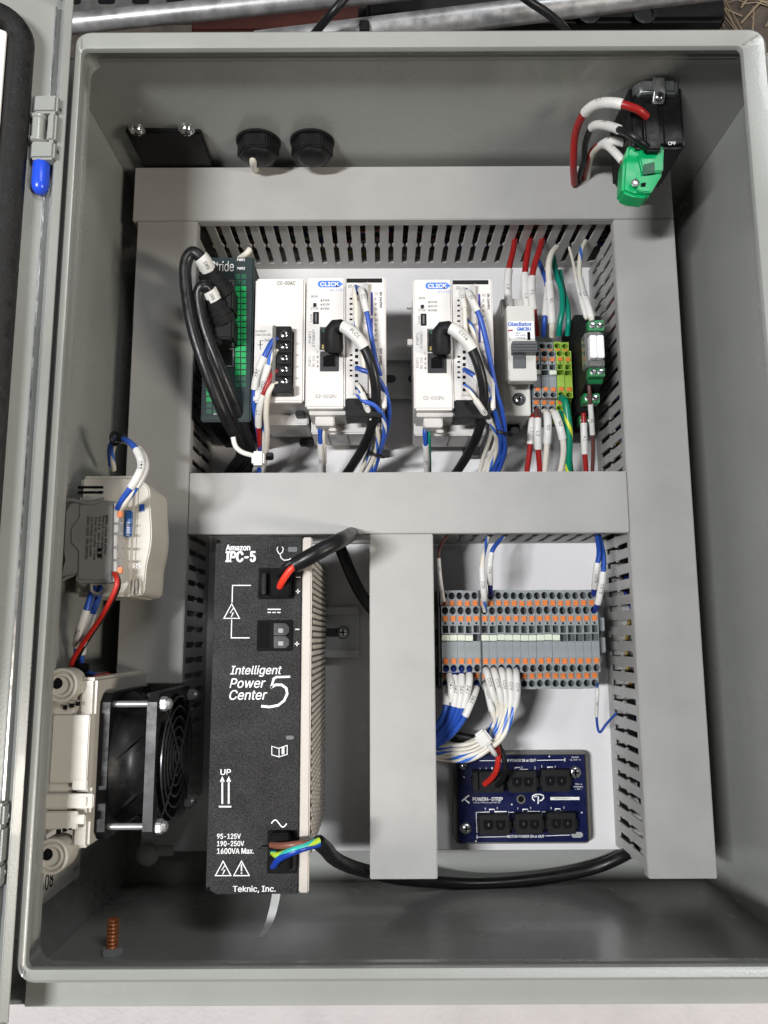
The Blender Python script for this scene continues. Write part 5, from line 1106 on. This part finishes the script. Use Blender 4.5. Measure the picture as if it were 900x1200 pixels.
# ------------------------------------------------------------------ cable glands
for u, lab in ((303, 'black hexagonal cable gland with a cable, left of the pair'), (366, 'black hexagonal cable gland without cable, right of the pair')):
    c = ony(u, 166, YP); gl = thing('cable_gland', lab, 'cable gland', c, 'black cable glands in the top wall')
    part('washer', MB().cyl(c, c - Vector((0, 1.6, 0)), 14.6, 28), BLACKM, gl, .4)
    part('hex_nut', MB().cyl(c - Vector((0, 1.7, 0)), c - Vector((0, 11, 0)), 14, 6), BLACK, gl, .8)
    part('dome_cap', MB().lathe(c - Vector((0, 11, 0)), (0, -1, 0), [(10.5, 0), (9.5, 1.5), (7.5, 2.6), (5, 3.0), (.1, 3.1)], 22), BLACK, gl)
    if u == 303:
        p = W(298, 182, c.z); wire('entry_cable', 'pale cable leaving the left cable gland into the top duct', [(p.x, c.y - 9, c.z + 6), (p.x - 1, c.y - 13, c.z - 2), (p.x - 3, c.y - 6, c.z - 24), (p.x - 3, c.y - 3, c.z - 50)], 2.6, WHITE, world=True, cat='cable')
# ------------------------------------------------------------------ power inlet with green plug
dv = thing('power_inlet', 'black moulded power inlet in the upper right corner of the cabinet', 'power inlet', ony(772, 110, YP))
zi = 168
XI0, XI1 = W(741, 150, zi).x, W(803, 150, zi).x; ya = YP; yi = W(770, 114, zi).y; yl = W(770, 172, zi).y
part('body', MB().box(XI0, XI1, yl, ya, 124, zi), BLACK, dv, 2.2, segs=3)
DCM = mat('dark_cast_metal', (.11, .115, .115), .4, metal=.4, var=.25, vscale=100)
part('metal_cap', MB().prism([(XI0 + 1, 126), (XI0 + 1, zi - 2), (XI0 + 5, zi + 4), (XI1 - 5, zi + 4), (XI1 - 1, zi - 2), (XI1 - 1, 126)], 'y', yi, ya - .3), DCM, dv, 1.5, segs=3)
part('clamp_strap', MB().prism([(yi - 6, zi + .3), (yi - 6, zi + 3), (yi - 1, zi + 6.5), (ya - 1, zi + 6.5), (ya - 1, zi + 4.2), (yi - 1, zi + 4.2)], 'x', (XI0 + XI1) / 2 - 4, (XI0 + XI1) / 2 + 3), ZINC, dv, .6)
h, s_ = MB(), MB(); c = Vector(((XI0 + XI1) / 2 - .5, yi - 3, zi + 4.6)); screw(h, s_, c, (0, -.2, 1), 2.8, 1.8); o = part('screw', h, STEEL, dv); part('cross_recess', s_, INK, o, smooth=0)
part('seam', MB().box(XI1 - 13, XI1 - 12.2, yl + 1, yi - 1, zi, zi + .4), INK, dv)
part('front_block', MB().box(XI0 + 6, XI0 + 15, yl - 4, yi - 6, zi - 2, zi + 3), BLACK, dv, 1.0)
b = MB(); b.ptext('CPF', 783, 166, 792, 170, zi + .2, .02); part('lettering', b, INKW, dv, smooth=0)
gp = thing('green_plug', 'bright green screw connector hanging over the top duct corner', 'connector', W(752, 200, 151))
zg = 164; b = MB(); b.prism(pp([(737, 168), (752, 161), (773, 158), (778, 176), (776, 205), (760, 231), (742, 229), (729, 224), (731, 190)], zg), 'z', 151, zg); part('shell', b, GREENC, gp, 1.6)
part('front_shell', MB().prism(pp([(752, 163), (773, 159), (777, 176), (776, 203), (752, 205), (748, 186)], zg), 'z', zg, zg + 2), GREENC, gp, .8)
part('port_hole', MB().prism(pp([(754, 193), (767, 190), (767, 203), (753, 205)], zg + 2), 'z', zg + 1.8, zg + 2.25), mat('dark_green', (.0, .075, .03), .5), gp); part('port_hole', MB().prism(pp([(757, 172), (766, 172), (766, 176), (756, 177)], zg + 2), 'z', zg + 1.8, zg + 2.25), mat('dark_green', (.0, .075, .03), .5), gp)
part('lower_step', MB().prism(pp([(744, 209), (775, 206), (762, 228), (746, 226)], zg), 'z', zg, zg + 2), GREENC, gp, .6)
part('port_hole', MB().prism(pp([(751, 215), (757, 214), (756, 219), (751, 219)], zg + 2), 'z', zg + 1.9, zg + 2.3), INK, gp)
c = W(744, 215, zg + 2); part('terminal_screw', MB().lathe(c, (0, 0, 1), [(2.4, 0), (2.4, .8), (1.6, 1.1), (.05, 1.2)], 16), ZINC, gp)
wire('power_wire', 'red wire with white sleeve arching highest beside the power inlet', [(758, 137, 171), (746, 128, 175), (722, 121, 174), (700, 122, 166), (684, 134, 154), (674, 158, 136), (672, 192, 118), (673, 215, 96)], 2.3, RED, ((.16, .42, 'L1'),))
wire('power_wire', 'black wire with white sleeve arching into the green plug', [(762, 175, 168), (750, 166, 173), (735, 156, 172), (710, 147, 158), (694, 149, 146), (686, 168, 130), (684, 188, 116), (676, 215, 90)], 2.0, JACKET, ((.24, .50, 'N1'),))
wire('power_wire', 'short red wire with white sleeve behind the green plug', [(732, 192, 152), (722, 180, 150), (710, 170, 142), (698, 172, 124), (690, 185, 116), (684, 210, 92)], 1.8, RED, ((.03, .35, 'L'),))
wire('power_wire', 'white wire curling behind the green plug', [(732, 168, 150), (715, 165, 146), (702, 172, 134), (692, 186, 114), (688, 212, 90)], 1.8, WHITE, ((.0, .3, 'N'),))
# ================================================================== clutter behind the cabinet
def rod(name, label, a, c, r, m_, cat): solo(name, label, cat, MB().tube([Vector(a).lerp(Vector(c), i / 12) for i in range(13)], r, 24), m_)
rod('conduit', 'bright galvanised tube crossing behind the cabinet top left', W(-40, 40, 40), W(480, -12, 40), 7.5, GALV, 'tube')
rod('conduit', 'scuffed silver tube crossing behind the middle of the cabinet', W(300, 52, 50), W(900, -22, 50), 9, GALV, 'tube')
b = MB(); p = W(190, 2, 10); b.box(p.x - 90, p.x + 60, p.y - 14, p.y + 30, 0, 12); sg = thing('steel_strut', 'grey perforated steel strut behind the cabinet top left', 'strut', (p.x, p.y, 0)); part('channel', b, STRUT, sg, 1)
for k in range(5): part('strut_hole', MB().prism(rrect(p.x - 80 + 28 * k, p.x - 66 + 28 * k, p.y - 4, p.y + 2, 2.5, 4), 'z', 12, 12.2), INK, sg)
rod('board', 'red brown board behind the tubes', W(180, 16, 5), W(480, -6, 5), 12, RUST, 'board') if False else solo('board', 'red brown painted board lying under the tubes', 'board', MB().box(W(230, 20, 0).x, W(420, 20, 0).x, W(300, 50, 0).y, W(300, -60, 0).y, .5, 14), RUST, bevel=1)
solo('equipment_case', 'black equipment case with round holes behind the cabinet', 'case', MB().box(W(430, 20, 0).x, W(838, 20, 0).x, W(600, 46, 0).y, W(600, -120, 0).y, -100, 20), BLACKM, bevel=3)
for k, u in enumerate((755, 690)): c = W(u, 17, 20.3); solo('case_hole', ['round dark port on the black equipment case, right one', 'round dark port on the black equipment case, left one'][k], 'port', MB().lathe(c, (0, 0, 1), [(9, 0), (9, 1.2), (7, 1.4), (6.5, .2), (.1, .2)], 24), BLACK)
wire('power_lead', 'black cable behind the cabinet, left one', [(360, 50, 60), (378, 28, 75), (392, 12, 85), (415, -15, 90)], 3.0, JACKET, cat='cable')
wire('power_lead', 'black cable curving down to the cabinet edge, right one', [(590, -22, 95), (618, 0, 90), (642, 16, 80), (662, 34, 66), (672, 52, 50)], 3.0, JACKET, cat='cable')
solo('tube_clip', 'small black clip on the scuffed silver tube', 'clip', MB().pbox(421, 22, 433, 36, 40, 62), BLACK, bevel=1)
for k in range(16):
    u = random.uniform(838, 905); v = random.uniform(-5, 36); c = W(u, v, -108); a = random.uniform(0, 3.14); L_ = random.uniform(8, 26)
    d = Vector((math.cos(a), math.sin(a), 0)) * L_
    if k == 0: SB = MB()
    SB.tube([c - d, c + d * .2 + Vector((1, 2, 2)), c + d], random.uniform(.5, 1.1), 5)
solo('straw_litter', None, None, SB, mat('straw', (.26, .2, .13), .7), kind='stuff')
